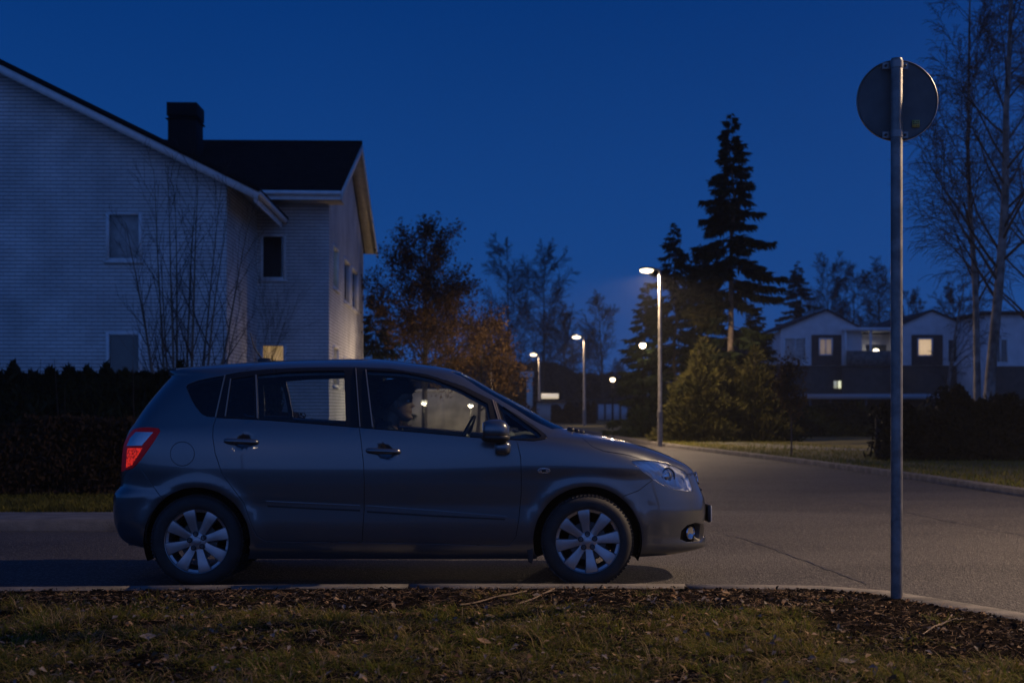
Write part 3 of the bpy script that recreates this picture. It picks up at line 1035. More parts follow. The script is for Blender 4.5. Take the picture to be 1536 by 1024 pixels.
def sheet(name, pts, z, m):
    """flat polygon, triangulated so that concave outlines work"""
    k = len(pts)
    vs, es, fs, *_ = delaunay_2d_cdt([Vector((p[0], p[1])) for p in pts], [(i, (i + 1) % k) for i in range(k)], [], 1, 1e-5)
    mb = MB().add([(v[0], v[1], z) for v in vs], [tuple(f) for f in fs])
    return tag(mb.build(name, m), kind='structure')


def asphalt():
    m = bpy.data.materials.new('asphalt')
    m.use_nodes = True
    nt = m.node_tree
    L = nt.links.new
    p = nt.nodes['Principled BSDF']
    tc = nt.nodes.new('ShaderNodeTexCoord')
    vo = nt.nodes.new('ShaderNodeTexVoronoi')
    vo.inputs['Scale'].default_value = 75
    L(tc.outputs['Object'], vo.inputs['Vector'])
    big = nt.nodes.new('ShaderNodeTexNoise')
    big.inputs['Scale'].default_value = .55
    big.inputs['Detail'].default_value = 8
    big.inputs['Distortion'].default_value = .6
    mpg = nt.nodes.new('ShaderNodeMapping')
    mpg.inputs['Scale'].default_value = (.55, 1.25, 1)
    L(tc.outputs['Object'], mpg.inputs['Vector'])
    L(mpg.outputs['Vector'], big.inputs['Vector'])
    fine = nt.nodes.new('ShaderNodeTexNoise')
    fine.inputs['Scale'].default_value = 38
    fine.inputs['Detail'].default_value = 6
    L(tc.outputs['Object'], fine.inputs['Vector'])
    r1 = nt.nodes.new('ShaderNodeValToRGB')
    r1.color_ramp.elements[0].color = (.021, .0195, .0190, 1)
    r1.color_ramp.elements[1].color = (.076, .070, .067, 1)
    r1.color_ramp.elements[0].position = .3
    r1.color_ramp.elements[1].position = .72
    L(fine.outputs['Fac'], r1.inputs['Fac'])
    r2 = nt.nodes.new('ShaderNodeMapRange')
    r2.inputs['From Min'].default_value = .3
    r2.inputs['From Max'].default_value = .7
    r2.inputs['To Min'].default_value = .52
    r2.inputs['To Max'].default_value = 1.3
    L(big.outputs['Fac'], r2.inputs['Value'])
    sc = nt.nodes.new('ShaderNodeVectorMath')
    sc.operation = 'SCALE'
    L(r1.outputs['Color'], sc.inputs[0])
    L(r2.outputs['Result'], sc.inputs['Scale'])
    # pale stones
    gt = nt.nodes.new('ShaderNodeMath')
    gt.operation = 'GREATER_THAN'
    gt.inputs[1].default_value = .86
    sp = nt.nodes.new('ShaderNodeSeparateColor')
    L(vo.outputs['Color'], sp.inputs[0])
    L(sp.outputs[0], gt.inputs[0])
    mxx = nt.nodes.new('ShaderNodeMix')
    mxx.data_type = 'RGBA'
    L(gt.outputs[0], mxx.inputs[0])
    L(sc.outputs['Vector'], mxx.inputs[6])
    mxx.inputs[7].default_value = (.125, .113, .105, 1)
    L(mxx.outputs[2], p.inputs['Base Color'])
    p.inputs['Roughness'].default_value = .7
    p.inputs['Specular IOR Level'].default_value = .30
    b = nt.nodes.new('ShaderNodeBump')
    b.inputs['Strength'].default_value = .9
    b.inputs['Distance'].default_value = .012
    L(vo.outputs['Distance'], b.inputs['Height'])
    b2 = nt.nodes.new('ShaderNodeBump')
    b2.inputs['Strength'].default_value = .5
    b2.inputs['Distance'].default_value = .03
    L(fine.outputs['Fac'], b2.inputs['Height'])
    L(b.outputs['Normal'], b2.inputs['Normal'])
    L(b2.outputs['Normal'], p.inputs['Normal'])
    return m


ASPH = asphalt()
EARTH = mat('dark_earth', (.018, .013, .010), .95, col2=(.006, .005, .0045), nscale=22, bump=1., bscale=50, spec=0.)
LAWN = mat('lawn_ground', (.11, .098, .018), .95, col2=(.06, .048, .012), nscale=3.5, bump=.6, bscale=30)
KERB = mat('kerb_stone', (.115, .105, .095), .85, noise=.35, nscale=5, bump=.7, bscale=70)
PAVE = mat('paving', (.12, .118, .115), .85, noise=.3, nscale=4, bump=.4, bscale=60)

tag(MB().bb(-420, 420, -200, 560, -.5, -.03).build('ground', mat('far_ground', (.03, .032, .015), .95, noise=.3, nscale=.2)), kind='structure')
# --- where the kerbs run
NK = [(-14, 9.45), (-8, 9.52), (-3.5, 9.67), (-1.2, 9.80), (.6, 9.82), (1.6, 9.79), (2.19, 9.70), (2.56, 9.40), (2.80, 8.92), (3.06, 8.40), (3.40, 7.55), (3.75, 6.3), (4.0, 4.6), (4.15, 2), (4.2, -6)]
NKs = smoothpoly(NK, 8)
RK = smoothpoly([(7.95, -6), (7.85, 1), (7.75, 8), (7.6, 12), (7.45, 16), (7.25, 20.3), (6.95, 26.5), (6.35, 33.9), (5.05, 46), (4.35, 58), (3.9, 73), (3.4, 92), (2.2, 104), (-3, 110), (-14, 112)], 8)
LK = smoothpoly([(-40, 14.5), (-30, 14.53), (-20, 14.56), (-13, 14.59), (-9, 14.6), (-6.5, 14.61), (-4.6, 14.62), (-3.2, 14.66), (-2.2, 14.9), (-1.55, 15.6), (-1.3, 17), (-1.25, 19.5), (-1.2, 24), (-1.15, 32), (-1.1, 42), (-1.0, 56), (-1.2, 70), (-2.4, 84), (-4.4, 93), (-7, 99), (-11, 101.5), (-16, 102)], 8)
road = [tuple(p) for p in NKs] + [tuple(p) for p in RK] + [tuple(p) for p in LK[::-1]] + [(-40, 9.45)]
ro = sheet('road', road, 0., ASPH)


def offset(line, d):
    line = np.array(line)
    t = np.gradient(line, axis=0)
    t /= np.linalg.norm(t, axis=1, keepdims=True)
    return line + np.stack([-t[:, 1], t[:, 0]], 1) * d


def kerb(name, line, w, h, m, joint=1.0, wob=.004):
    """kerb stones along a line, to its left for w > 0; a small gap and step at each joint"""
    L = np.concatenate([[0], np.cumsum(np.linalg.norm(np.diff(line, axis=0), axis=1))])
    mb = MB()
    s = 0.
    r = np.random.default_rng(3)
    while s < L[-1] - .2:
        e = min(s + joint, L[-1])
        gp = .007
        ss = np.linspace(s + gp, e - gp, 5)
        a = np.stack([np.interp(ss, L, line[:, 0]), np.interp(ss, L, line[:, 1])], 1)
        o = offset(line, w)
        bq = np.stack([np.interp(ss, L, o[:, 0]), np.interp(ss, L, o[:, 1])], 1)
        hh = h + r.normal(0, wob)
        j = r.normal(0, wob, 2)
        a, bq = a + j, bq + j
        a2 = a + (bq - a) * .06
        V = np.vstack([np.c_[a, np.full(5, -.05)], np.c_[a, np.full(5, hh - .018)], np.c_[a2, np.full(5, hh)], np.c_[bq, np.full(5, hh)], np.c_[bq, np.full(5, -.05)]])
        Fc = [(q * 5 + i, q * 5 + i + 1, (q + 1) * 5 + i + 1, (q + 1) * 5 + i) for q in range(4) for i in range(4)]
        Fc += [(0, 5, 10, 15, 20), (24, 19, 14, 9, 4)]
        mb.add(V, Fc)
        s = e
    return tag(mb.build(name, m), kind='structure')


kerb('kerb', NKs, -.30, .05, KERB, 1.9, .0016)
def kerb_run(line, w, h, m):
    k = len(line)
    o, a2 = offset(line, w), offset(line, w * .15)
    V = np.vstack([np.c_[line, np.full(k, -.05)], np.c_[line, np.full(k, h - .02)], np.c_[a2, np.full(k, h)], np.c_[o, np.full(k, h)]])
    tag(MB().add(V, [(q * k + i, q * k + i + 1, (q + 1) * k + i + 1, (q + 1) * k + i) for q in range(3) for i in range(k - 1)]).build('kerb', m), kind='structure')


kerb_run(RK, -.16, .11, KERB)
kerb_run(LK[::-1], -.16, .11, KERB)
# --- near verge: bare earth by the kerb, then rough grass
nk_in = offset(NKs, -.288)


def kerb_dist(x, y):
    d = np.full(np.shape(x), 1e9)
    P = nk_in[::2]
    for a, b in zip(P[:-1], P[1:]):
        ab = b - a
        t = np.clip(((x - a[0]) * ab[0] + (y - a[1]) * ab[1]) / (ab @ ab), 0, 1)
        d = np.minimum(d, np.hypot(x - a[0] - t * ab[0], y - a[1] - t * ab[1]))
    return d


def vnoise(x, y, s, seed=0):
    """smooth value noise"""
    r = np.random.default_rng(seed)
    T = r.random((256, 256))
    u, v = x * s + 1000.3, y * s + 1000.7
    i, j = np.floor(u).astype(int), np.floor(v).astype(int)
    f, g = u - i, v - j
    f, g = f * f * (3 - 2 * f), g * g * (3 - 2 * g)
    i, j = i % 256, j % 256
    i2, j2 = (i + 1) % 256, (j + 1) % 256
    return (T[i, j] * (1 - f) + T[i2, j] * f) * (1 - g) + (T[i, j2] * (1 - f) + T[i2, j2] * f) * g


def verge_z(x, y):
    d = kerb_dist(x, y)
    n = vnoise(x, y, 2.2, 1) * .035 + vnoise(x, y, 7, 2) * .022 + vnoise(x, y, 19, 3) * .014
    return .038 + .016 * np.clip(1 - d / .10, 0, 1) + np.clip(d / .12, 0, 1) * (vnoise(x, y, 9, 6) - .4) * .018 + np.clip(d / .5, 0, 1) * (n - .016)


xs, ys = np.arange(-6.2, 4.3, .045), np.arange(4.0, 10.0, .045)
xx, yy = np.meshgrid(xs, ys)
poly_in = np.vstack([nk_in, [(-14, -6)], [(-14, 9.2)]])
inside = inpoly(xx, yy, poly_in)
# snap the outer rim on to the kerb so that no teeth show
d = kerb_dist(xx, yy)
X2, Y2 = xx.copy(), yy.copy()
P = smoothpoly(nk_in[::3], 5)
for i, j in zip(*np.where((d < .06))):
    k = np.argmin((P[:, 0] - xx[i, j]) ** 2 + (P[:, 1] - yy[i, j]) ** 2)
    X2[i, j], Y2[i, j] = P[k]
    inside[i, j] = True
V = np.stack([X2, Y2, verge_z(X2, Y2)], -1).reshape(-1, 3)
nx = len(xs)
fq = []
I, J = np.meshgrid(np.arange(len(ys) - 1), np.arange(nx - 1), indexing='ij')
ok = inside[:-1, :-1] & inside[1:, :-1] & inside[:-1, 1:] & inside[1:, 1:]
b = (I * nx + J)[ok]
tag(MB().add(V, np.stack([b, b + 1, b + nx + 1, b + nx], -1)).build('verge_soil', EARTH, smooth=0), kind='structure')
out = [tuple(p) for p in NKs[::-1]]
sheet('verge_ground', [(4.2, -6), (-40, -6), (-40, 9.3)] + [tuple(p) for p in nk_in if p[0] > -13.5], -.012, EARTH)
# --- far verges
rk_in, lk_in = offset(RK, -.15), offset(LK[::-1], -.15)
lawn_r = [tuple(p) for p in rk_in if p[1] > -5] + [(-14, 135), (70, 135), (70, -5)]
sheet('lawn', lawn_r, .095, LAWN)
lkp = lk_in[(lk_in[:, 1] < 101)]
lawn_l = [tuple(p) for p in lkp] + [(-40, 14.7), (-60, 14.7), (-60, 101)]
sheet('lawn', lawn_l, .09, LAWN)
pv = offset(LK[::-1], -1.25)
sheet('pavement', [tuple(p) for p in lk_in if p[1] < 60] + [tuple(p) for p in pv[::-1] if p[1] < 60], .102, PAVE)
# the footpath across the right-hand lawn
fp = smoothpoly([(6.2, 52), (8.5, 42.5), (9.6, 40.3), (13, 39.5), (22, 39), (40, 40)], 6)
o1, o2 = offset(fp, .9), offset(fp, -.9)
sheet('path', [tuple(p) for p in o1] + [tuple(p) for p in o2[::-1]], .101, PAVE)
# tar-filled cracks in the road
TAR = mat('tar', (.012, .012, .012), .5)
for pts in ([at(1072, 798, 1), at(1130, 812, 1), at(1200, 838, 1), at(1262, 862, 1), at(1300, 876, 1)], [at(1150, 732, 1), at(1260, 747, 1), at(1340, 764, 1), at(1430, 783, 1), at(1536, 803, 1), at(1640, 826, 1)]):
    g = []
    for p in pts:
        k = CH / -(p[2] - CH) if p[2] < CH else 30
        g.append((p[0] * k, p[1] * k))
    g = smoothpoly(g, 8)
    g = g + rng.normal(0, .012, g.shape)
    wd_ = .004 + .004 * rng.random((len(g), 1))
    a, c = offset(g, 1.) * wd_ + g * (1 - wd_), offset(g, -1.) * wd_ + g * (1 - wd_)
    n_ = len(g)
    tag(MB().add([(p[0], p[1], .004) for p in a] + [(p[0], p[1], .004) for p in c], [(i, i + 1, n_ + i + 1, n_ + i) for i in range(n_ - 1)]).build('road_crack', TAR), kind='structure')

# --- grass of the near verge: tufts of curved blades, dry straw among them
def blades(cx, cy, h, lean, az, w, rootz):
    """curved three-piece blades; all arrays of one length"""
    n = len(cx)
    dx, dy = np.cos(az), np.sin(az)
    px_, py_ = -dy, dx
    lv = []
    for t, ww in ((0, 1.), (.4, .85), (.75, .55), (1., .06)):
        out = lean * h * t ** 1.8
        z = rootz + h * (t - .35 * lean * t * t)
        bx, by = cx + dx * out, cy + dy * out
        lv.append(np.stack([bx - px_ * w * ww, by - py_ * w * ww, z], -1))
        lv.append(np.stack([bx + px_ * w * ww, by + py_ * w * ww, z], -1))
    V = np.stack(lv, 1).reshape(-1, 3)
    b = np.arange(n)[:, None] * 8
    Fc = np.concatenate([b + np.array([[0, 1, 3, 2]]), b + np.array([[2, 3, 5, 4]]), b + np.array([[4, 5, 7, 6]])])
    return V, Fc


def in_view(x, y, m=.6):
    return (np.abs(x) < y * .36 + m)


def scatter(n, x0=-4.2, x1=4.0, y0=5.2, y1=9.7):
    x, y = rng.uniform(x0, x1, n), rng.uniform(y0, y1, n)
    k = in_view(x, y) & inpoly(x, y, poly_in)
    return x[k], y[k]


G1 = leafmat('grass_green', (.125, .145, .020), (.055, .065, .012), 3.0, .35)
G2 = leafmat('grass_olive', (.215, .18, .032), (.10, .085, .018), 4.0, .35)
G3 = leafmat('grass_straw', (.34, .24, .12), (.18, .13, .065), 4.0, .3)
mb = MB()
tx, ty = scatter(3600)
d = kerb_dist(tx, ty)
dens = vnoise(tx, ty, 1.3, 11) * .6 + vnoise(tx, ty, 3.7, 12) * .4
k = (d > .85 + .5 * vnoise(tx, ty, 1.6, 14)) & (dens > .34)
k |= (d > .25) & (rng.random(len(d)) < .03)
tx, ty, dens = tx[k], ty[k], dens[k]
for mi, frac, nb, hh in ((0, .42, 26, .085), (1, .50, 24, .080), (2, .46, 10, .10)):
    s = rng.random(len(tx)) < frac
    a, b_ = np.repeat(tx[s], nb), np.repeat(ty[s], nb)
    dd = np.repeat(dens[s], nb)
    n = len(a)
    az = rng.uniform(0, 2 * PI, n)
    rr = np.abs(rng.normal(0, .05, n))
    cx, cy = a + rr * np.cos(az), b_ + rr * np.sin(az)
    h = hh * (.35 + dd) * rng.uniform(.35, 1.25, n)
    V, Fc = blades(cx, cy, h, rng.uniform(.4, 2.3, n), az + rng.normal(0, .9, n), rng.uniform(.0016, .0034, n), verge_z(cx, cy) - .006)
    mb.add(V, Fc, mi)
# low carpet between the tufts
cx, cy = scatter(56000)
d = kerb_dist(cx, cy)
k = (d > .7 + .6 * vnoise(cx, cy, 1.6, 14)) & (vnoise(cx, cy, 2.6, 21) > .36)
cx, cy = cx[k], cy[k]
n = len(cx)
pick = rng.random(n)
for mi, lo, hi in ((0, 0, .36), (1, .36, .78), (2, .78, 1)):
    s = (pick >= lo) & (pick < hi)
    m_ = s.sum()
    V, Fc = blades(cx[s], cy[s], rng.uniform(.02, .055, m_), rng.uniform(.4, 2.2, m_), rng.uniform(0, 2 * PI, m_), rng.uniform(.0015, .003, m_), verge_z(cx[s], cy[s]) - .004)
    mb.add(V, Fc, mi)
# coarser blades on the two far verges, nearest strips only
def far_strip(n, fx):
    x, y, z = fx(n)
    m_ = len(x)
    V, Fc = blades(x, y, rng.uniform(.03, .11, m_), rng.uniform(.3, 1.6, m_), rng.uniform(0, 2 * PI, m_), rng.uniform(.004, .008, m_), z)
    mb.add(V, Fc, int(rng.integers(0, 2)))


for q in range(6):
    far_strip(2600, lambda n: (rng.uniform(-7.2, -2.9, n), rng.uniform(15.95, 18.8, n), np.full(n, .088)))


def right_strip(n):
    y = 16 + 34 * rng.random(n) ** 1.5
    x0 = np.interp(y, RK[:, 1], RK[:, 0])
    return x0 + .2 + rng.random(n) ** 1.3 * 4.5, y, np.full(n, .094)


for q in range(8):
    far_strip(2600, right_strip)
o = mb.build('grass', [G1, G2, G3])
tag(o, 'rough short grass with dry straw on the near verge', 'grass', kind='stuff')

# --- litter: chips of bark, dead leaves, bits of straw
LM = [mat('dead_leaf_brown', (.12, .065, .032), .8, noise=.4, nscale=30, spec=.1), mat('dead_leaf_tan', (.26, .17, .095), .75, noise=.35, nscale=30, spec=.1), mat('dead_leaf_grey', (.16, .135, .115), .8, noise=.3, nscale=30, spec=.1), mat('soil_crumb', (.020, .015, .011), .95, noise=.5, nscale=40, spec=0.)]
mb = MB()
cx, cy = scatter(60000)
d = kerb_dist(cx, cy)
keep = (d < 1.3) | (rng.random(len(d)) < .45)
cx, cy, d = cx[keep], cy[keep], d[keep]
n = len(cx)
az = rng.uniform(0, 2 * PI, n)
ln = np.where(rng.random(n) < .85, rng.uniform(.0025, .008, n), rng.uniform(.008, .018, n))
wd = ln * rng.uniform(.2, .8, n)
tl = rng.normal(0, .45, n)
tl2 = rng.normal(0, .45, n)
A = np.stack([np.cos(az) * np.cos(tl), np.sin(az) * np.cos(tl), np.sin(tl)], -1) * ln[:, None]
B = np.stack([-np.sin(az) * np.cos(tl2), np.cos(az) * np.cos(tl2), np.sin(tl2)], -1) * wd[:, None]
cc = np.stack([cx, cy, verge_z(cx, cy) + .004 + rng.random(n) * .012], -1)
pick = rng.random(n)
for mi, lo, hi in ((0, 0, .14), (1, .14, .185), (2, .185, .215), (3, .215, 1.01)):
    s = (pick >= lo) & (pick < hi)
    mb.quads(cc[s], A[s], B[s], mi, diamond=mi < 3)
# dead leaf pieces caught in the grass: folded in two
cx, cy = scatter(5200)
n = len(cx)
az = rng.uniform(0, 2 * PI, n)
ln = rng.uniform(.009, .024, n)
u = np.stack([np.cos(az), np.sin(az), rng.normal(0, .3, n)], -1)
v = np.stack([-np.sin(az), np.cos(az), rng.normal(0, .3, n)], -1)
zc = verge_z(cx, cy) + rng.uniform(.004, .045, n) * (kerb_dist(cx, cy) > .7) + .005
c0 = np.stack([cx, cy, zc], -1)
wv = (ln * rng.uniform(.35, .7, n))[:, None]
Vl = np.stack([c0 - u * ln[:, None], c0 + u * ln[:, None], c0 + v * wv + np.array([0, 0, 1.]) * wv * rng.uniform(.1, .9, (n, 1)), c0 - v * wv + np.array([0, 0, 1.]) * wv * rng.uniform(.1, .9, (n, 1))], 1)
pick = rng.integers(0, 3, n)
for mi in range(3):
    W4 = Vl[pick == mi].reshape(-1, 3)
    b_ = np.arange(len(W4) // 4)[:, None] * 4
    mb.add(W4, np.concatenate([b_ + np.array([[0, 1, 2]]), b_ + np.array([[1, 0, 3]])]), mi)
# straws lying about
cx, cy = scatter(9000)
n = len(cx)
az = rng.uniform(0, 2 * PI, n)
ln = rng.uniform(.02, .09, n)
p0 = np.stack([cx, cy, verge_z(cx, cy) + .006 + rng.random(n) * .01], -1)
p1 = p0 + np.stack([np.cos(az) * ln, np.sin(az) * ln, rng.normal(0, .012, n)], -1)
mb.segs(p0, p1, np.full(n, .0014), np.full(n, .0008), 3, 1)
# clods of soil
cx, cy = scatter(3000)
d = kerb_dist(cx, cy)
s = d < 1.25
cx, cy = cx[s], cy[s]
# a ragged rim of clods along the inner edge of the kerb
kp = nk_in[rng.integers(0, len(nk_in), 260)] + rng.normal(0, .012, (260, 2))
kp = kp[in_view(kp[:, 0], kp[:, 1]) & (kp[:, 1] > 5)]
cx, cy = np.concatenate([kp[:, 0], cx]), np.concatenate([kp[:, 1], cy])
for x_, y_ in zip(cx[:1100], cy[:1100]):
    r_ = rng.uniform(.004, .013)
    mb.sell((x_, y_, float(verge_z(np.array([x_]), np.array([y_]))[0]) + r_ * .2), (r_ * rng.uniform(.7, 1.3), r_ * rng.uniform(.7, 1.3), r_ * .7), (1, 1), (6, 3), Matrix.Rotation(rng.uniform(0, 6), 4, 'Z'), 3)
o = mb.build('leaf_litter', LM)
tag(o, 'crumbled dead leaves, straw and bark chips on the earth of the verge', 'leaf litter', kind='stuff')


def ground_px(px, py, z=.06):
    k = (CH - z) * F / (py - HY)
    return ((px - CX) / F * k, k, z)


def leaf(px, py, size, m, label, rot, curl=.3):
    x, y, _ = ground_px(px, py)
    z = float(verge_z(np.array([x]), np.array([y]))[0]) + .028
    uu = np.linspace(-1, 1, 13)
    V, Fc = [], []
    for i, u in enumerate(uu):
        w_ = (1 - abs(u) ** 1.7) * .62 * (1 + .13 * math.sin(i * 2.6))
        for q in (-1, 0, 1):
            V.append((u * size, q * w_ * size, size * (curl * (q * q * w_ * .6 + .35 * u * u) - (.03 if q == 0 else 0))))
    for i in range(12):
        for q in range(2):
            Fc.append((i * 3 + q, (i + 1) * 3 + q, (i + 1) * 3 + q + 1, i * 3 + q + 1))
    lb = MB().add(V, Fc)
    lb.tube([(size * .95, 0, size * curl * .33), (size * 1.3, size * .1, size * .25), (size * 1.6, size * .12, size * .1)], [.0016, .0013, .001], 5)
    o = lb.build('fallen_leaf', m, smooth=0)
    o.location = (x, y, z)
    o.rotation_euler = (rng.normal(0, .15) + .25, rng.normal(0, .15), rot)
    return tag(o, label, 'leaf', 'larger fallen leaves on the verge')


YL = mat('yellow_leaf', (.36, .22, .05), .6, noise=.25, nscale=60)
leaf(735, 926, .034, YL, 'small yellow oval leaf standing in the grass left of the middle', .5)
leaf(222, 962, .045, LM[2], 'broad grey brown leaf on the grass below the rear wheel', .2)
leaf(214, 995, .048, LM[0], 'dark brown curled leaf nearest the bottom left in the grass', 2.8)
leaf(726, 968, .042, LM[1], 'pale tan leaf lying below the yellow leaf', -.4)
leaf(657, 920, .026, YL, 'thin ochre leaf at the edge of the earth strip', .1)
leaf(500, 987, .038, LM[0], 'brown leaf curled in the grass below the rear door', 1.2)
leaf(334, 911, .030, LM[1], 'tan leaf on the bare earth behind the rear wheel', .7)
leaf(1090, 893, .026, LM[1], 'tan leaf on the earth below the front bumper', 0)
leaf(1270, 1003, .05, LM[2], 'large grey leaf in the grass towards the bottom right', .4)
for pts, lab in (([(690, 912), (720, 905), (742, 898), (768, 893), (790, 888)], 'pale forked twig lying across the earth strip below the front door'), ([(776, 910), (800, 902), (815, 893), (832, 884)], 'short crooked twig beside the forked twig'), ([(1385, 958), (1400, 945), (1418, 935), (1428, 926)], 'thin grey twig on the grass right of the sign post')):
    P = []
    for a, b_ in pts:
        x, y, _ = ground_px(a, b_)
        P.append((x, y, float(verge_z(np.array([x]), np.array([y]))[0]) + .02 + rng.normal(0, .004)))
    base = P[0]
    tb = MB().tube([tuple(np.array(q) - np.array(base)) for q in smoothpoly(P, 3)], .0045, 6)
    mid = np.array(P[2]) - np.array(base)
    tb.tube([tuple(mid), tuple(mid + np.array([.05, .03, .012])), tuple(mid + np.array([.09, .09, .01]))], [.003, .0025, .0015], 5)
    o = tb.build('twig', mat('twig_bark', (.16, .11, .07), .8), smooth=50)
    o.location = base
    tag(o, lab, 'twig')
# ================================================================= buildings
def brick(name, c1, c2, mortar, course=.088, length=.27, msize=.011, bumpy=.5):
    m = bpy.data.materials.new(name)
    m.use_nodes = True
    nt = m.node_tree
    L = nt.links.new
    p = nt.nodes['Principled BSDF']
    p.inputs['Roughness'].default_value = .8
    tc = nt.nodes.new('ShaderNodeTexCoord')
    sx = nt.nodes.new('ShaderNodeSeparateXYZ')
    L(tc.outputs['Object'], sx.inputs[0])
    ad = nt.nodes.new('ShaderNodeMath')
    L(sx.outputs['X'], ad.inputs[0])
    L(sx.outputs['Y'], ad.inputs[1])
    cb = nt.nodes.new('ShaderNodeCombineXYZ')
    L(ad.outputs[0], cb.inputs['X'])
    L(sx.outputs['Z'], cb.inputs['Y'])
    br = nt.nodes.new('ShaderNodeTexBrick')
    br.inputs['Scale'].default_value = 1.
    br.inputs['Brick Width'].default_value = length
    br.inputs['Row Height'].default_value = course
    br.inputs['Mortar Size'].default_value = msize
    br.inputs['Mortar Smooth'].default_value = .3
    br.inputs['Color1'].default_value = (*c1, 1)
    br.inputs['Color2'].default_value = (*c2, 1)
    br.inputs['Mortar'].default_value = (*mortar, 1)
    L(cb.outputs[0], br.inputs['Vector'])
    nz = nt.nodes.new('ShaderNodeTexNoise')
    nz.inputs['Scale'].default_value = .9
    nz.inputs['Detail'].default_value = 8
    L(tc.outputs['Object'], nz.inputs['Vector'])
    mr = nt.nodes.new('ShaderNodeMapRange')
    mr.inputs['From Min'].default_value = .3
    mr.inputs['From Max'].default_value = .7
    mr.inputs['To Min'].default_value = .72
    mr.inputs['To Max'].default_value = 1.1
    L(nz.outputs['Fac'], mr.inputs['Value'])
    sc = nt.nodes.new('ShaderNodeVectorMath')
    sc.operation = 'SCALE'
    L(br.outputs['Color'], sc.inputs[0])
    L(mr.outputs['Result'], sc.inputs['Scale'])
    dv = nt.nodes.new('ShaderNodeMath')
    dv.operation = 'DIVIDE'
    dv.inputs[1].default_value = course
    L(sx.outputs['Z'], dv.inputs[0])
    fr = nt.nodes.new('ShaderNodeMath')
    fr.operation = 'FRACT'
    L(dv.outputs[0], fr.inputs[0])
    jr = nt.nodes.new('ShaderNodeValToRGB')
    for q_, (ps, vv) in enumerate(((0., .38), (.13, .42), (.20, 1.), (.88, 1.), (1., .40))):
        e_ = jr.color_ramp.elements[q_] if q_ < 2 else jr.color_ramp.elements.new(ps)
        e_.position = ps
        e_.color = (vv, vv, vv, 1)
    L(fr.outputs[0], jr.inputs[0])
    ml = nt.nodes.new('ShaderNodeVectorMath')
    ml.operation = 'MULTIPLY'
    L(sc.outputs['Vector'], ml.inputs[0])
    L(jr.outputs['Color'], ml.inputs[1])
    L(ml.outputs['Vector'], p.inputs['Base Color'])
    b = nt.nodes.new('ShaderNodeBump')
    b.inputs['Strength'].default_value = bumpy
    b.inputs['Distance'].default_value = .012
    b.invert = True
    L(br.outputs['Fac'], b.inputs['Height'])
    L(b.outputs['Normal'], p.inputs['Normal'])
    return m


BRICK = brick('white_brick', (.66, .66, .66), (.60, .60, .60), (.47, .47, .47))
WHITEP = mat('white_paint', (.66, .66, .66), .55, noise=.08, nscale=6)
SOFFIT = mat('soffit_board', (.42, .38, .32), .7, noise=.12, nscale=5)
TILE = mat('roof_tile', (.014, .012, .012), .85, spec=.1, noise=.25, nscale=3)
SHEETM = mat('black_sheet_metal', (.006, .006, .007), .7, spec=.15)
PANE = glass('house_pane', (.75, .78, .78), 1.75)
DARKROOM = mat('dark_room', (.012, .012, .014), .9)
CURTAIN = mat('net_curtain', (.80, .76, .78), .9, noise=.25, nscale=4)
BLIND = mat('grey_blind', (.035, .085, .095), .8, noise=.1, nscale=3)
LIT_WARM = emat('lit_room_warm', (1., .68, .30), .55)
LIT_COOL = emat('lit_curtain_pale', (.62, .80, .72), .10)


def window(parent, face, a0, a1, z0, z1, d, inside, fw=.07, depth=.14, mull=(), name='window', frame=None, sill=True):
    """face 'f': in a wall facing -y at y = d, a along x; face 's': in a wall facing +x at x = d, a along y.
    frame ring set in the opening, pane behind it, something to see behind the pane"""
    def P(a, z, q):            # q: distance out of the wall
        return (a, d - q, z) if face == 'f' else (d + q, a, z)

    def bx(mb, b0, b1, y0, y1, q0, q1):
        u, v = P(b0, y0, q0), P(b1, y1, q1)
        mb.bb(min(u[0], v[0]), max(u[0], v[0]), min(u[1], v[1]), max(u[1], v[1]), min(u[2], v[2]), max(u[2], v[2]))
    fr = MB()
    q0, q1 = -depth + .02, .012
    bx(fr, a0, a0 + fw, z0, z1, q0, q1)
    bx(fr, a1 - fw, a1, z0, z1, q0, q1)
    bx(fr, a0 + fw, a1 - fw, z1 - fw, z1, q0, q1)
    bx(fr, a0 + fw, a1 - fw, z0, z0 + fw, q0, q1)
    for t in mull:
        c = a0 + (a1 - a0) * t
        bx(fr, c - .03, c + .03, z0 + fw, z1 - fw, q0 + .004, q1 - .02)
    w = fr.build(name, frame or WHITEP, parent, local=True)
    pn = MB()
    pn.add([P(a0 + fw, z0 + fw, -.06), P(a1 - fw, z0 + fw, -.06), P(a1 - fw, z1 - fw, -.06), P(a0 + fw, z1 - fw, -.06)], [(0, 1, 2, 3)])
    pn.build('pane', PANE, w, local=True)
    rm = MB()
    bx(rm, a0 + .01, a1 - .01, z0 + .01, z1 - .01, -depth - .12, -depth - .09)
    rm.build('blind' if inside is not DARKROOM else 'room', inside, w, local=True)
    if sill:
        s = MB()
        bx(s, a0 - .04, a1 + .04, z0 - .045, z0 - .002, -.02, .06)
        s.build('sill', WHITEP, w, local=True)
    return w


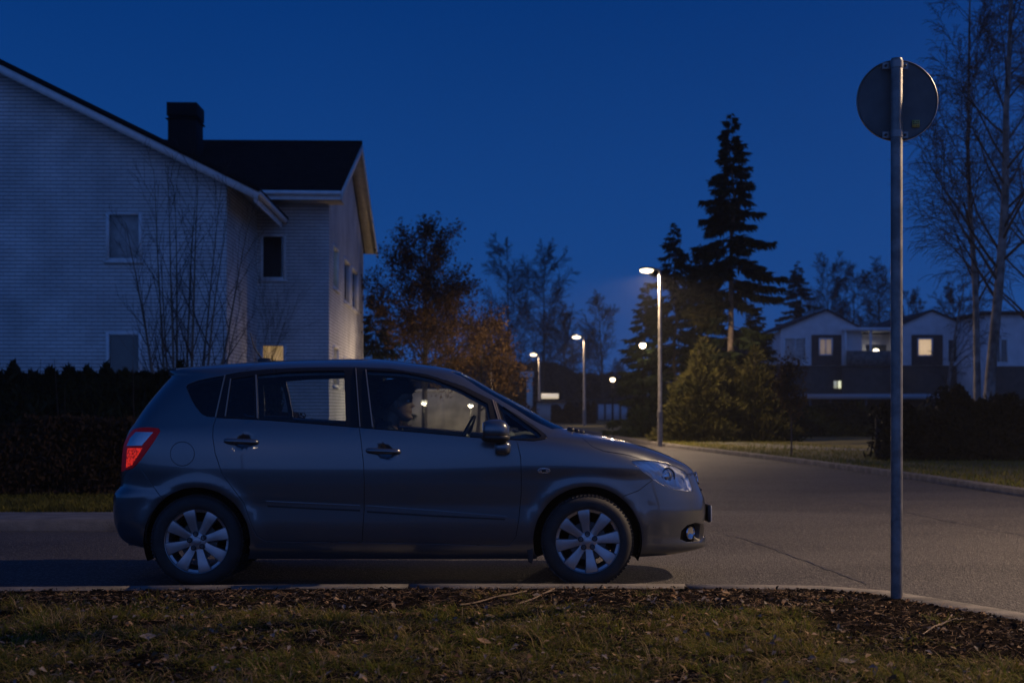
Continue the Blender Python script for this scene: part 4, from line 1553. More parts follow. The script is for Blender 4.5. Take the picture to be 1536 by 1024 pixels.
def wall_with_holes(mb, face, d, a0, a1, z0, top, holes, thick=.3, mi=0):
    """wall panel, top(a)->height, rectangular openings (a0,a1,z0,z1) with reveals"""
    pts = [(a0, z0), (a1, z0)]
    nt_ = 81
    pts += [(a, top(a)) for a in np.linspace(a1, a0, nt_)]
    V = list(pts)
    E = [(i, (i + 1) % len(pts)) for i in range(len(pts))]
    for h in holes:
        b = len(V)
        V += [(h[0], h[2]), (h[1], h[2]), (h[1], h[3]), (h[0], h[3])]
        E += [(b + i, b + (i + 1) % 4) for i in range(4)]
    vs, es, fs, *_ = delaunay_2d_cdt([Vector(v) for v in V], E, [], 1, 1e-5)
    fs = [tuple(f) for f in fs]
    cs = [np.mean([vs[i] for i in f], axis=0) for f in fs]
    fs = [f for f, c in zip(fs, cs) if not any(h[0] < c[0] < h[1] and h[2] < c[1] < h[3] for h in holes)]
    P = lambda a, z, q: (a, d + q, z) if face == 'f' else (d - q, a, z)
    mb.add([P(v[0], v[1], 0) for v in vs], fs, mi)
    for h in holes:
        c = [(h[0], h[2]), (h[1], h[2]), (h[1], h[3]), (h[0], h[3])]
        mb.add([P(a, z, 0) for a, z in c] + [P(a, z, thick) for a, z in c], [(i, (i + 1) % 4, 4 + (i + 1) % 4, 4 + i) for i in range(4)], mi)


def tiled_slope(mb, A, B, Cc, D, nrow, ncol, lift=.035, mi=0):
    """roof slope A-B eave, D-C ridge: overlapping rows with a wavy profile"""
    A, B, Cc, D = map(np.array, (A, B, Cc, D))
    n = np.cross(B - A, D - A)
    n = n / np.linalg.norm(n)
    if n[2] < 0: n = -n
    s = np.linspace(0, 1, ncol * 4 + 1)
    wv = .018 * np.abs(np.sin(s * ncol * PI)) ** .7
    for r in range(nrow):
        t0, t1 = r / nrow, (r + 1.08) / nrow
        e0 = A + (D - A) * t0, B + (Cc - B) * t0
        e1 = A + (D - A) * min(t1, 1), B + (Cc - B) * min(t1, 1)
        lo = e0[0] + (e0[1] - e0[0]) * s[:, None] + n * (lift + wv)[:, None]
        lo0 = e0[0] + (e0[1] - e0[0]) * s[:, None] + n * (wv - .002)[:, None]
        hi = e1[0] + (e1[1] - e1[0]) * s[:, None] + n * (wv + .001)[:, None]
        k = len(s)
        mb.add(np.vstack([lo0, lo, hi]), [(j * k + i, j * k + i + 1, (j + 1) * k + i + 1, (j + 1) * k + i) for j in range(2) for i in range(k - 1)], mi)


house = empty('brick_house', (-6.62, 33.0, 0), 'two-storey white brick house with dark tiled roof and black chimney behind the hedges', 'house', rz=R(1.65))
# main block u -14..0, v 0..13, gable to the street; wing u ..1.9, v 4.7..16.7
rake = lambda u: 6.13 + .49 * (.79 - u) if u > -7 else 6.13 + .49 * (.79 + 14 + u)
mw = MB()
up, lo_ = (-2.78, -1.96, 4.66, 5.80), (-2.78, -1.96, 1.75, 3.02)
wall_with_holes(mw, 'f', 0, -14, 0, 0, rake, [up, lo_])
wall_with_holes(mw, 's', 0, 0, 4.72, 0, lambda a: 6.51, [])
wall_with_holes(mw, 'f', 13, -14, 0, 0, rake, [])
wall_with_holes(mw, 's', -14, 0, 13, 0, lambda a: 6.51, [])
mw.build('wall', BRICK, house, local=True)
window(house, 'f', *up, 0, CURTAIN, mull=())
window(house, 'f', *lo_, 0, BLIND)
wg = MB()
f1, f2 = (.08, .76, 4.66, 5.88), (.08, .76, 1.75, 2.98)
wall_with_holes(wg, 'f', 4.7, -1.5, 1.9, 0, lambda a: 6.80, [f1, f2])
zr = lambda v: 6.80 + .385 * (6.5 - abs(v - 10.7)) - .385 * .5
s1 = (5.75, 7.45, 4.55, 5.78)
s2, s3 = (9.1, 11.4, 4.42, 5.78), (11.9, 14.5, 4.42, 5.78)
s4, s5 = (5.75, 7.45, 1.85, 3.0), (9.1, 11.4, 1.85, 2.8)
wall_with_holes(wg, 's', 1.9, 4.7, 16.7, 0, zr, [s1, s2, s3, s4, s5])
wall_with_holes(wg, 'f', 16.7, -1.5, 1.9, 0, lambda a: 6.80, [])
wg.build('wing_wall', BRICK, house, local=True)
window(house, 'f', *f1, 4.7, DARKROOM)
window(house, 'f', *f2, 4.7, emat('lit_blind', (1., .60, .22), .30))
window(house, 's', *s1, 1.9, LIT_COOL)
window(house, 's', *s2, 1.9, CURTAIN)
window(house, 's', *s3, 1.9, CURTAIN)
window(house, 's', *s4, 1.9, LIT_WARM)
window(house, 's', *s5, 1.9, BLIND)
# main roof: two slabs, white barge boards, tile
rf = MB()
zt = lambda u: 6.24 + .49 * (.79 - u)
for sgn in (1, -1):
    q = lambda u: (u if sgn > 0 else -14 - u)
    ue, ur = .79, -7.0
    for (u0, u1, z0a, z0b) in ((ur, ue, -.10, 0.),):
        pass
    V = []
    for v in (-.5, 13.5):
        for u, dz in ((ur, 0), (ue, 0), (ue, -.1), (ur, -.1)):
            V.append((q(u), v, zt(u) + dz))
    rf.add(V, [(0, 1, 2, 3), (7, 6, 5, 4), (0, 4, 5, 1), (1, 5, 6, 2), (2, 6, 7, 3), (3, 7, 4, 0)])
    tiled_slope(rf, (q(ue + .03), -.52, zt(ue) + .005), (q(ue + .03), 13.5, zt(ue) + .005), (q(ur), 13.5, zt(ur) + .02), (q(ur), -.52, zt(ur) + .02), 24, 44)
roof = rf.build('roof', TILE, house, local=True)
bb_ = MB()
for sgn in (1, -1):
    q = lambda u: (u if sgn > 0 else -14 - u)
    V = []
    for v in (-.535, -.503):
        for u, dz in ((-7, -.03), (.80, -.03), (.80, -.23), (-7, -.23)):
            V.append((q(u), v, zt(u) + dz))
    bb_.add(V, [(0, 1, 2, 3), (7, 6, 5, 4), (0, 4, 5, 1), (1, 5, 6, 2), (2, 6, 7, 3), (3, 7, 4, 0)])
bb_.build('barge_board', WHITEP, house, local=True)
vg = MB()
for sgn in (1, -1):
    q = lambda u: (u if sgn > 0 else -14 - u)
    V = []
    for v in (-.56, -.30):
        for u, dz in ((-7, .10), (.84, .10), (.84, -.028), (-7, -.028)):
            V.append((q(u), v, zt(u) + dz))
    vg.add(V, [(0, 1, 2, 3), (7, 6, 5, 4), (0, 4, 5, 1), (1, 5, 6, 2), (2, 6, 7, 3), (3, 7, 4, 0)])
vg.build('verge_cap', SHEETM, house, local=True)
gt = MB()
gt.bb(.70, .72, -.49, 4.2, 5.98, 6.22)
gt.tube([(.79, -.53, 6.19), (.79, 4.25, 6.17)], .065, 12)
gt.build('gutter', WHITEP, house, smooth=40, local=True)
sf = MB()
V = [(.003, -.49, zt(0) - .103), (.70, -.49, zt(.70) - .103), (.70, 4.68, zt(.70) - .103), (.003, 4.68, zt(0) - .103)]
V += [(p[0], p[1], p[2] - .03) for p in V]
sf.add(V, [(0, 1, 2, 3), (7, 6, 5, 4), (0, 4, 5, 1), (1, 5, 6, 2), (2, 6, 7, 3), (3, 7, 4, 0)])
sf.build('soffit', SOFFIT, house, local=True)
# wing roof, ridge along u
wr = MB()
ze, zrdg = 6.86, 9.37
uL, uR = -6.5, 2.30
for sgn in (1, -1):
    v = lambda t: 10.7 - sgn * t
    V = []
    for u in (uL, uR):
        for t, z, dz in ((0, zrdg, 0), (7.0, ze, 0), (7.0, ze, -.1), (0, zrdg, -.1)):
            V.append((u, v(t), z + dz))
    wr.add(V, [(0, 1, 2, 3), (7, 6, 5, 4), (0, 4, 5, 1), (1, 5, 6, 2), (2, 6, 7, 3), (3, 7, 4, 0)])
    tiled_slope(wr, (uL, v(7.04), ze + .004), (uR + .02, v(7.04), ze + .004), (uR + .02, v(0), zrdg + .02), (uL, v(0), zrdg + .02), 21, 32)
wr.tube([(uL, 10.7, zrdg + .03), (uR + .02, 10.7, zrdg + .03)], .09, 10)
wr.build('wing_roof', TILE, house, local=True)
bb_ = MB()
for sgn in (1, -1):
    v = lambda t: 10.7 - sgn * t
    V = []
    for u in (uR + .003, uR + .035):
        for t, z, dz in ((0, zrdg, -.0), (7.05, ze, -.0), (7.05, ze, -.24), (0, zrdg, -.24)):
            V.append((u, v(t), z + dz))
    bb_.add(V, [(0, 1, 2, 3), (7, 6, 5, 4), (0, 4, 5, 1), (1, 5, 6, 2), (2, 6, 7, 3), (3, 7, 4, 0)])
bb_.build('barge_board', WHITEP, house, local=True)
eb = MB()
eb.bb(-.3, uR, 3.66, 3.69, ze - .22, ze - .01)
eb.tube([(-.3, 3.60, ze - .05), (uR, 3.60, ze - .06)], .06, 12)
eb.build('gutter', WHITEP, house, smooth=40, local=True)
sf = MB()
sf.bb(-.3, uR - .003, 3.70, 4.697, ze - .21, ze - .18)
sf.build('soffit', SOFFIT, house, local=True)
# sloping boards under the gable overhang
gs = MB()
for sgn in (1, -1):
    v = lambda t: 10.7 - sgn * t
    V = [(1.904, v(0), zrdg - .12), (uR, v(0), zrdg - .12), (uR, v(6.9), ze - .09), (1.904, v(6.9), ze - .09)]
    V += [(p[0], p[1], p[2] - .03) for p in V]
    gs.add(V, [(0, 1, 2, 3), (7, 6, 5, 4), (0, 4, 5, 1), (1, 5, 6, 2), (2, 6, 7, 3), (3, 7, 4, 0)])
gs.build('gable_soffit', SOFFIT, house, local=True)
ch = MB()
cx_, cy_ = -2.58, 8.2
ch.bb(cx_ - .40, cx_ + .40, cy_ - .55, cy_ + .55, 7.2, 9.55)
ch.bb(cx_ - .46, cx_ + .46, cy_ - .61, cy_ + .61, 9.50, 9.53)
ch.bb(cx_ - .43, cx_ + .43, cy_ - .58, cy_ + .58, 9.60, 9.98)
ch.bb(cx_ - .45, cx_ + .45, cy_ - .60, cy_ + .60, 8.05, 8.09)
ch.build('chimney', SHEETM, house, local=True, bevel=.02)

# ----------------------------------------------------------------- houses across the lawn
RENDER = mat('white_render', (.58, .58, .60), .85, noise=.08, nscale=2)
BROWNB = mat('brown_boards', (.055, .035, .028), .75, noise=.3, nscale=4)
LOWWALL = mat('low_storey_wall', (.055, .045, .038), .85, noise=.2, nscale=3)
DARKROOF = mat('felt_roof', (.02, .021, .024), .85)
RAILM = mat('balcony_rail', (.05, .052, .055), .6)
YH = 100.0


def px3(px, py, Y=YH):
    return np.array(at(px, py, Y))


def gable_house(pxl, pxr, pxa, pya, pye, label, wins, boards, depth=11., group='white gabled houses across the lawn', name='terraced_house'):
    x0, x1 = px3(pxl, 500)[0], px3(pxr, 500)[0]
    xa, za, ze_ = px3(pxa, pya)[0], px3(pxa, pya)[2], px3(pxa, pye)[2]
    o = empty(name, ((x0 + x1) / 2, YH, 0), label, 'house', group)
    mb = MB()
    zf = px3(0, 548)[2]
    hol = [(px3(a, 0)[0], px3(b_, 0)[0], px3(0, d_)[2], px3(0, c_)[2]) for a, b_, c_, d_, _ in wins]
    top = lambda a: za - (za - ze_) * (abs(a - xa) / ((x1 - xa) if a > xa else (xa - x0)))
    V = [(x0, zf), (x1, zf), (x1, ze_), (xa, za), (x0, ze_)]
    wall_with_holes(mb, 'f', YH, x0, x1, zf, top, hol)
    mb.bb(x0, x0 + .2, YH + .01, YH + depth, zf, ze_ - .1)
    mb.bb(x1 - .2, x1, YH + .01, YH + depth, zf, ze_ - .1)
    mb.build('wall', RENDER, o)
    lw = MB().bb(x0, x1, YH + .05, YH + depth, -.3, zf - .003)
    lw.build('lower_storey', LOWWALL, o)
    rf = MB()
    for (xe) in (x0 - .35, x1 + .35):
        t = (za - ze_) / (abs((x0 if xe < xa else x1) - xa))
        zz = za - t * abs(xe - xa)
        V = [(xa, YH - .22, za + .01), (xe, YH - .22, zz + .01), (xe, YH - .22, zz + .14), (xa, YH - .22, za + .14)]
        V += [(p[0], YH + depth + .4, p[2]) for p in V]
        rf.add(V, [(0, 1, 2, 3), (7, 6, 5, 4), (0, 4, 5, 1), (1, 5, 6, 2), (2, 6, 7, 3), (3, 7, 4, 0)])
    rf.build('roof', DARKROOF, o)
    for a, b_ in boards:
        xa_, xb_ = px3(a, 0)[0], px3(b_, 0)[0]
        h = [q for q in hol if q[0] > xa_ and q[1] < xb_]
        bm = MB()
        wall_with_holes(bm, 'f', YH - .04, xa_, xb_, zf + .02, lambda q: px3(0, 502)[2], h, .03)
        bm.build('board_panel', BROWNB, o)
    for (a, b_, c_, d_, ins), h in zip(wins, hol):
        # window() works in the thing's own frame
        off = world_loc(o)
        window(o, 'f', h[0] - off[0], h[1] - off[0], h[2], h[3], -.04 if any(p < a and b_ < q for p, q in boards) else 0, ins, fw=.09, mull=(.5,) if ins is not LITH else (), sill=False)
    return o, zf


LITH = emat('lit_room_far', (1., .66, .34), .62)
LITD = emat('lit_room_dim', (1., .66, .36), .16)
g1, zf = gable_house(1171, 1293, 1240, 466, 494, 'white gabled house with one brown boarded panel left of the balcony lamp', [(1176, 1210, 506, 542, CURTAIN), (1228, 1249, 507, 533, LITD)], [(1217, 1262)])
g2, _ = gable_house(1342, 1456, 1398, 467, 492, 'white gabled house with a brightly lit window right of the sign pole', [(1376, 1399, 507, 534, LITH), (1421, 1451, 508, 544, BLIND)], [(1367, 1414)])
# balcony link between the two
b = empty('balcony_link', tuple(px3(1302, 600)[:2]) + (0,), 'recessed white balcony wall with flat roof and round lamp between two gabled houses', 'building')
x0, x1 = px3(1263, 0)[0], px3(1341, 0)[0]
mb = MB()
mb.bb(x0 + .01, x1 - .01, YH + 1.2, YH + 8, zf, px3(0, 500)[2])
mb.build('wall', RENDER, b)
fr_ = MB()
fr_.bb(x0 + .02, x1 - .02, YH - .9, YH + 8, px3(0, 497)[2], px3(0, 492)[2])
fr_.build('flat_roof', RENDER, b)
for k, pxx in enumerate((1264.5, 1302, 1339.5)):
    p = px3(pxx, 0)
    MB().bb(p[0] - .06, p[0] + .06, YH - .8, YH - .65, zf, px3(0, 497.2)[2]).build('post', WHITEP, b)
for a, c in ((1268, 1298), (1306, 1336)):
    u, v = px3(a, 545), px3(c, 516)
    fm = MB().bb(u[0], v[0], YH + 1.13, YH + 1.19, u[2], v[2]).build('glass_door', mat('dark_glazing', (.05, .06, .07), .15, coat=.5), b)
rl = MB()
rl.bb(x0 + .1, x1 - .1, YH - .95, YH - .90, zf - .1, zf + 1.0)
rl.build('parapet', mat('slatted_parapet', (.10, .095, .09), .8, noise=.4, nscale=6), b)
MB().bb(x0, x1, YH - .85, YH + 8, -.3, zf - .12).build('lower_storey', LOWWALL, b)
lp = empty('balcony_lamp', tuple(px3(1314, 529, YH + .6)), 'round glowing lamp on the balcony wall between the houses', 'lamp')
MB().sell(tuple(px3(1314, 529, YH + .6)), (.27, .14, .27), (1, 1), (20, 10)).build('globe', emat('lamp_globe', (1., .88, .62), 9.), lp, smooth=60)
u = px3(1314, 529, YH + .6)
MB().tube([(u[0], u[1] + .1, u[2]), (u[0], YH + 1.22, u[2])], .05, 10).build('bracket', RAILM, lp, smooth=60)
# white block at the right edge
o = empty('flat_house', (px3(1560, 0)[0], YH - 6, 0), 'plain white house block behind the birch trunks at the right edge', 'house')
x0, x1 = px3(1478, 0, YH - 6)[0], px3(1660, 0, YH - 6)[0]
zt_ = px3(0, 472, YH - 6)[2]
mb = MB()
hs = [(px3(1490, 0, 94)[0], px3(1512, 0, 94)[0], px3(0, 544, 94)[2], px3(0, 508, 94)[2])]
wall_with_holes(mb, 'f', YH - 6, x0, x1, px3(0, 549, 94)[2], lambda a: zt_, hs)
mb.bb(x0, x0 + .2, YH - 5.99, YH + 4, 0, zt_ - .01)
mb.build('wall', RENDER, o)
off = world_loc(o)
window(o, 'f', hs[0][0] - off[0], hs[0][1] - off[0], hs[0][2], hs[0][3], 0, BLIND, mull=(.5,), sill=False)
MB().bb(x0 - .3, x1, YH - 6.4, YH + 4, zt_ + .003, zt_ + .22).build('roof', DARKROOF, o)
MB().bb(x0 + .21, x1, YH - 5.95, YH + 4, -.2, px3(0, 549, 94)[2] - .003).build('lower_storey', LOWWALL, o)
# carport in front of the houses
YP = 78.0
cp = empty('carport', (px3(1285, 0, YP)[0], YP, 0), 'low dark carport with pale roof edge and thin posts below the houses', 'carport')
x0, x1 = px3(1207, 0, YP)[0], px3(1452, 0, YP)[0]
z1 = px3(0, 591, YP)[2]
MB().bb(x0, x1, YP, YP + 6, z1 - .18, z1 - .02).build('roof', mat('carport_roof', (.12, .125, .135), .6), cp)
MB().bb(x0 - .02, x1 + .02, YP - .03, YP - .002, z1 - .26, z1 + .02).build('fascia', mat('carport_fascia', (.30, .32, .35), .5), cp)
MB().bb(x0, x1, YP + 5.8, YP + 5.95, .1, z1 - .19).build('back_wall', mat('dark_boarding', (.015, .014, .014), .8), cp)
for pxx in (1216, 1246, 1273, 1300, 1390, 1430):
    p = px3(pxx, 0, YP)
    MB().bb(p[0] - .055, p[0] + .055, YP + .05, YP + .16, .09, z1 - .181).build('post', RAILM, cp)
# basement windows with lights
for pxx, w_, e in ((1253.5, 5, .25), (1259.5, 4, .9)):
    u, v = px3(pxx - w_ / 2, 582, YH - .0), px3(pxx + w_ / 2, 571, YH - .0)
    q = MB().bb(u[0], v[0], YH + .0, YH + .045, u[2], v[2]).build('lit_window', emat('lit_slot', (.95, .95, .6), e), g1)
# ----------------------------------------------------------------- far buildings down the road
YG = 150.
gb = empty('garage_row', (px3(917, 0, YG)[0], YG, 0), 'low dark garage row with four pale doors far down the road', 'garage')
x0, x1 = px3(888, 0, YG)[0], px3(950, 0, YG)[0]
zt_, zb_ = px3(0, 601, YG)[2], 0
MB().bb(x0, x1, YG + .1, YG + 6, 0, zt_).build('wall', mat('garage_wall', (.03, .03, .03), .9), gb)
MB().bb(x0 - .3, x1 + .3, YG - .3, YG + 6.2, zt_ + .003, zt_ + .25).build('roof', DARKROOF, gb)
for k in range(4):
    a = px3(897.5 + k * 11.5, 0, YG)[0]
    MB().bb(a, a + .60, YG + .02, YG + .096, .05, px3(0, 606, YG)[2]).build('door', RENDER, gb)
YB = 118.
hb = empty('roadside_kiosk', (px3(815, 0, YB)[0], YB + 6, 0), 'white flat-roofed building with a lit canopy behind the smallest street lamp', 'building')
x0, x1 = px3(806, 0, YB + 6)[0], px3(850, 0, YB + 6)[0]
MB().bb(x0, x1, YB + 6, YB + 10, 0, px3(0, 603, YB)[2]).build('wall', mat('kiosk_wall', (.42, .40, .38), .8), hb)
MB().bb(x0 - .5, x1 + 2.5, YB + 5.6, YB + 11, px3(0, 602, YB)[2], px3(0, 600, YB)[2]).build('roof', DARKROOF, hb)
u, v = px3(812, 602, YB + 5.5), px3(838, 590, YB + 5.5)
MB().bb(u[0], v[0], YB + 5.5, YB + 5.8, u[2] + .25, v[2]).build('lit_sign_box', emat('lit_fascia', (1., .80, .50), .62), hb)
u, v = px3(790, 612, YB), px3(799, 566, YB)
pr = empty('gate_pillar', ((u[0] + v[0]) / 2, YB, 0), 'tall pale gate pillar with wide cap left of the smallest street lamp', 'pillar')
PALE = mat('pale_stucco', (.60, .56, .5), .85)
MB().bb(u[0], v[0], YB, YB + .6, 0, v[2]).build('shaft', PALE, pr)
MB().bb(u[0] - .55, v[0] + .1, YB - .1, YB + .7, v[2] + .003, v[2] + .5).build('cap', PALE, pr, bevel=.05)

# pale wall added to lighten the view through the car windows behind the driver
YW = 66.
gx0, gx1 = px3(566, 0, YW)[0], px3(728, 0, YW)[0]
gw = empty('garden_wall', ((gx0 + gx1) / 2, YW, .05), 'long pale garden wall seen through the front window of the car', 'wall')
MB().bb(gx0, gx1, YW, YW + .25, .05, 2.05).build('wall', mat('pale_garden_wall', (.34, .31, .26), .9, noise=.35, nscale=1.3), gw)
MB().bb(gx0 - .05, gx1 + .05, YW - .05, YW + .30, 2.053, 2.14).build('coping', PALE, gw)
# ================================================================= trees, hedges
def grow(rnd, out, P, D, L, r, lev, maxlev, o):
    """recursive branching; out collects (p0,p1,r0,r1,level) and tips"""
    nseg = o['nseg'][min(lev, len(o['nseg']) - 1)]
    wob = o['wob'][min(lev, len(o['wob']) - 1)]
    grav = o['grav'][min(lev, len(o['grav']) - 1)]
    nch = o['nch'][min(lev, len(o['nch']) - 1)]
    ang = o['ang'][min(lev, len(o['ang']) - 1)]
    p, d = P.copy(), D.copy()
    sl = L / nseg
    pts = [p.copy()]
    dirs = [d.copy()]
    tap = o.get('taper', .85)
    for i in range(nseg):
        d = d + Vector((rnd.gauss(0, wob), rnd.gauss(0, wob), rnd.gauss(0, wob) + grav))
        d.normalize()
        q = p + d * sl
        r0, r1 = r * (1 - tap * i / nseg), r * (1 - tap * (i + 1) / nseg)
        out['s'].append((*p, *q, max(r0, o['rmin']), max(r1, o['rmin']), lev))
        p = q
        pts.append(p.copy())
        dirs.append(d.copy())
    if lev >= maxlev:
        out['t'].append((tuple(p), tuple(d)))
        for q_, dd in zip(pts[1:], dirs[1:]):
            out['l'].append((tuple(q_), tuple(dd)))
        return
    for c in range(nch):
        t = o['first'][min(lev, len(o['first']) - 1)]
        f = t + (1 - t) * (c + rnd.random()) / nch
        k = min(int(f * nseg), nseg - 1)
        fr = f * nseg - k
        q = pts[k].lerp(pts[k + 1], fr)
        dd = dirs[min(k + 1, nseg)]
        ax_ = dd.orthogonal().normalized()
        ax_ = Matrix.Rotation(rnd.uniform(0, 2 * PI), 3, dd) @ ax_
        nd = (Matrix.Rotation(ang * rnd.uniform(.7, 1.3), 3, ax_) @ dd).normalized()
        ls = o['len'][min(lev, len(o['len']) - 1)]
        shape = o['shape'](f) if lev == 0 else (1.15 - .6 * f)
        grow(rnd, out, q, nd, L * ls * shape * rnd.uniform(.75, 1.25), max(r * (1 - tap * f) * o.get('rf', .55), o['rmin']), lev + 1, maxlev, o)


def tree_mesh(seed, H, r0, maxlev, o, lean=(0, 0)):
    rnd = random.Random(seed)
    out = {'s': [], 't': [], 'l': []}
    grow(rnd, out, Vector((0, 0, -.1)), Vector((lean[0], lean[1], 1)).normalized(), H, r0, 0, maxlev, o)
    return out


def segs_to(mb, S, mi=0, thick=.03):
    S = np.array(S)
    big = S[:, 6] > thick
    if big.any():
        s = S[big]
        mb.segs(s[:, :3], s[:, 3:6], s[:, 6], s[:, 7], 7, mi)
    s = S[~big]
    if len(s):
        mb.segs(s[:, :3], s[:, 3:6], s[:, 6], s[:, 7], 3, mi)


BARK = mat('dark_bark', (.035, .028, .022), .9, noise=.4, nscale=6, bump=.6, bscale=25)
TWIG = mat('twig_dark', (.028, .021, .018), .9)
TWIGB = mat('twig_reddish', (.040, .026, .020), .9)
BIRCH = mat('birch_bark', (.24, .22, .20), .8, col2=(.05, .045, .04), nscale=3.2, detail=9)
BIRCHD = mat('birch_twig', (.030, .022, .020), .9)
AUT = leafmat('autumn_leaf', (.125, .074, .030), (.065, .040, .019), 2.0, .25)
SPR = leafmat('spruce_needles', (.022, .032, .014), (.010, .016, .008), 1.5, .1)
CON = leafmat('conifer_green', (.056, .050, .014), (.020, .022, .008), 2.4, .15)
THU = leafmat('thuja_green', (.016, .024, .012), (.008, .013, .007), 2.5, .1)
HEDB = leafmat('hedge_brown', (.060, .036, .020), (.030, .020, .012), 2.0, .2)


def deciduous(name, loc, label, seed, H, r0, maxlev, o, barkm, twigm, leaf=None, nleaf=0, lsize=.06, group=None, lean=(0, 0), cat='tree'):
    t = empty(name, loc, label, cat, group)
    out = tree_mesh(seed, H, r0, maxlev, o, lean)
    S = np.array(out['s'])
    tr = MB()
    k = S[:, 8] <= 0
    segs_to(tr, S[k], 0, 0)
    tr.build('trunk', barkm, t, smooth=60, local=True)
    cr_ = MB()
    segs_to(cr_, S[~k], 0, .02)
    mats = [twigm]
    if leaf is not None and nleaf:
        r = np.random.default_rng(seed)
        src = np.array([p for p, d in out['l']])
        if o.get('leafpick'):
            src = src[o['leafpick'](src, r)]
        i = r.integers(0, len(src), nleaf)
        c = src[i] + r.normal(0, lsize * 2.2, (nleaf, 3))
        a = r.normal(0, 1, (nleaf, 3))
        a /= np.linalg.norm(a, axis=1, keepdims=True)
        b_ = np.cross(a, r.normal(0, 1, (nleaf, 3)))
        b_ /= np.linalg.norm(b_, axis=1, keepdims=True) + 1e-9
        sz = lsize * r.uniform(.5, 1.2, (nleaf, 1))
        cr_.quads(c, a * sz, b_ * sz * .55, 1, True)
        mats.append(leaf)
    cr_.build('crown', mats, t, local=True)
    return t


def spruce(name, loc, label, seed, H, W_, z0=.3, gap=.30, dens=1., m=None, droop=.35, group=None, up=.0, bare=0., litmat=None, extra=(), bark=None):
    """trunk, whorls of drooping limbs, hanging sprays of needles"""
    r = np.random.default_rng(seed)
    t = empty(name, loc, label, 'tree', group)
    tr = MB()
    zz = np.linspace(-.1, H * .99, 12)
    tr.tube([(r.normal(0, .01) * z_, r.normal(0, .01) * z_, z_) for z_ in zz], [max(.012, H * .0125 * (1 - z_ / H) ** .9) for z_ in zz], 9)
    tr.build('trunk', bark or BARK, t, smooth=60, local=True)
    cr_ = MB()
    s0, s1, ra, rb = [], [], [], []
    QC, QA, QB = [], [], []
    z_ = H - .08
    lim = []
    while z_ > z0:
        f = (H - z_) / H
        L = W_ * (f ** .82) * (1 if z_ > bare else .55) + .06
        n = int(r.integers(5, 8)) if f > .08 else 4
        for k in range(n):
            if z_ < bare and r.random() < .55:
                continue
            lim.append((z_ + r.normal(0, .05), r.uniform(0, 2 * PI), L * r.uniform(.62, 1.15)))
        z_ -= gap * (.55 + .75 * min(1, f * 2.2)) * r.uniform(.8, 1.2)
    ne = len(lim)
    lim += list(extra)
    LC, LA, LB = [], [], []
    for li, (zb, az, L) in enumerate(lim):
        d = np.array([math.cos(az), math.sin(az), 0])
        pts = []
        m_ = max(4, int(L / .16))
        for i in range(m_ + 1):
            u = i / m_
            pts.append(np.array([0, 0, zb]) + d * L * u + np.array([0, 0, L * (up * u - droop * (u ** 1.3) + droop * .55 * u ** 3)]))
        pts = np.array(pts)
        s0 += list(pts[:-1]); s1 += list(pts[1:])
        rd = np.linspace(.010 + .010 * L, .004, m_ + 1)
        ra += list(rd[:-1]); rb += list(rd[1:])
        perp = np.array([-d[1], d[0], 0])
        nq = max(6, int(L * 34 * dens))
        u = r.uniform(.12, 1.0, nq) ** .8
        idx = np.clip((u * m_).astype(int), 0, m_ - 1)
        fr = (u * m_ - idx)[:, None]
        base = pts[idx] * (1 - fr) + pts[idx + 1] * fr
        side = r.choice([-1, 1], nq)[:, None] * r.uniform(.1, 1, (nq, 1))
        ln = (.09 + .13 * min(1, L)) * r.uniform(.6, 1.3, (nq, 1)) * (1.15 - .5 * u[:, None])
        dirn = d * r.uniform(.25, .9, (nq, 1)) + perp * side + np.array([0, 0, 1.]) * r.uniform(-1.1, .05, (nq, 1))
        dirn /= np.linalg.norm(dirn, axis=1, keepdims=True)
        wv = np.cross(dirn, r.normal(0, 1, (nq, 3)))
        wv /= np.linalg.norm(wv, axis=1, keepdims=True) + 1e-9
        xc, xa, xb = (LC, LA, LB) if li >= ne else (QC, QA, QB)
        xc.append(base + dirn * ln); xa.append(dirn * ln); xb.append(wv * (.018 + .016 * r.random((nq, 1))) * (1 + .4 * min(L, 1.5)))
    cr_.segs(s0, s1, ra, rb, 3, 0)
    cr_.quads(np.vstack(QC), np.vstack(QA), np.vstack(QB), 1, True)
    if LC:
        cr_.quads(np.vstack(LC), np.vstack(LA), np.vstack(LB), 2, True)
    cr_.build('crown', [TWIG, m or SPR] + ([litmat] if LC else []), t, local=True)
    return t


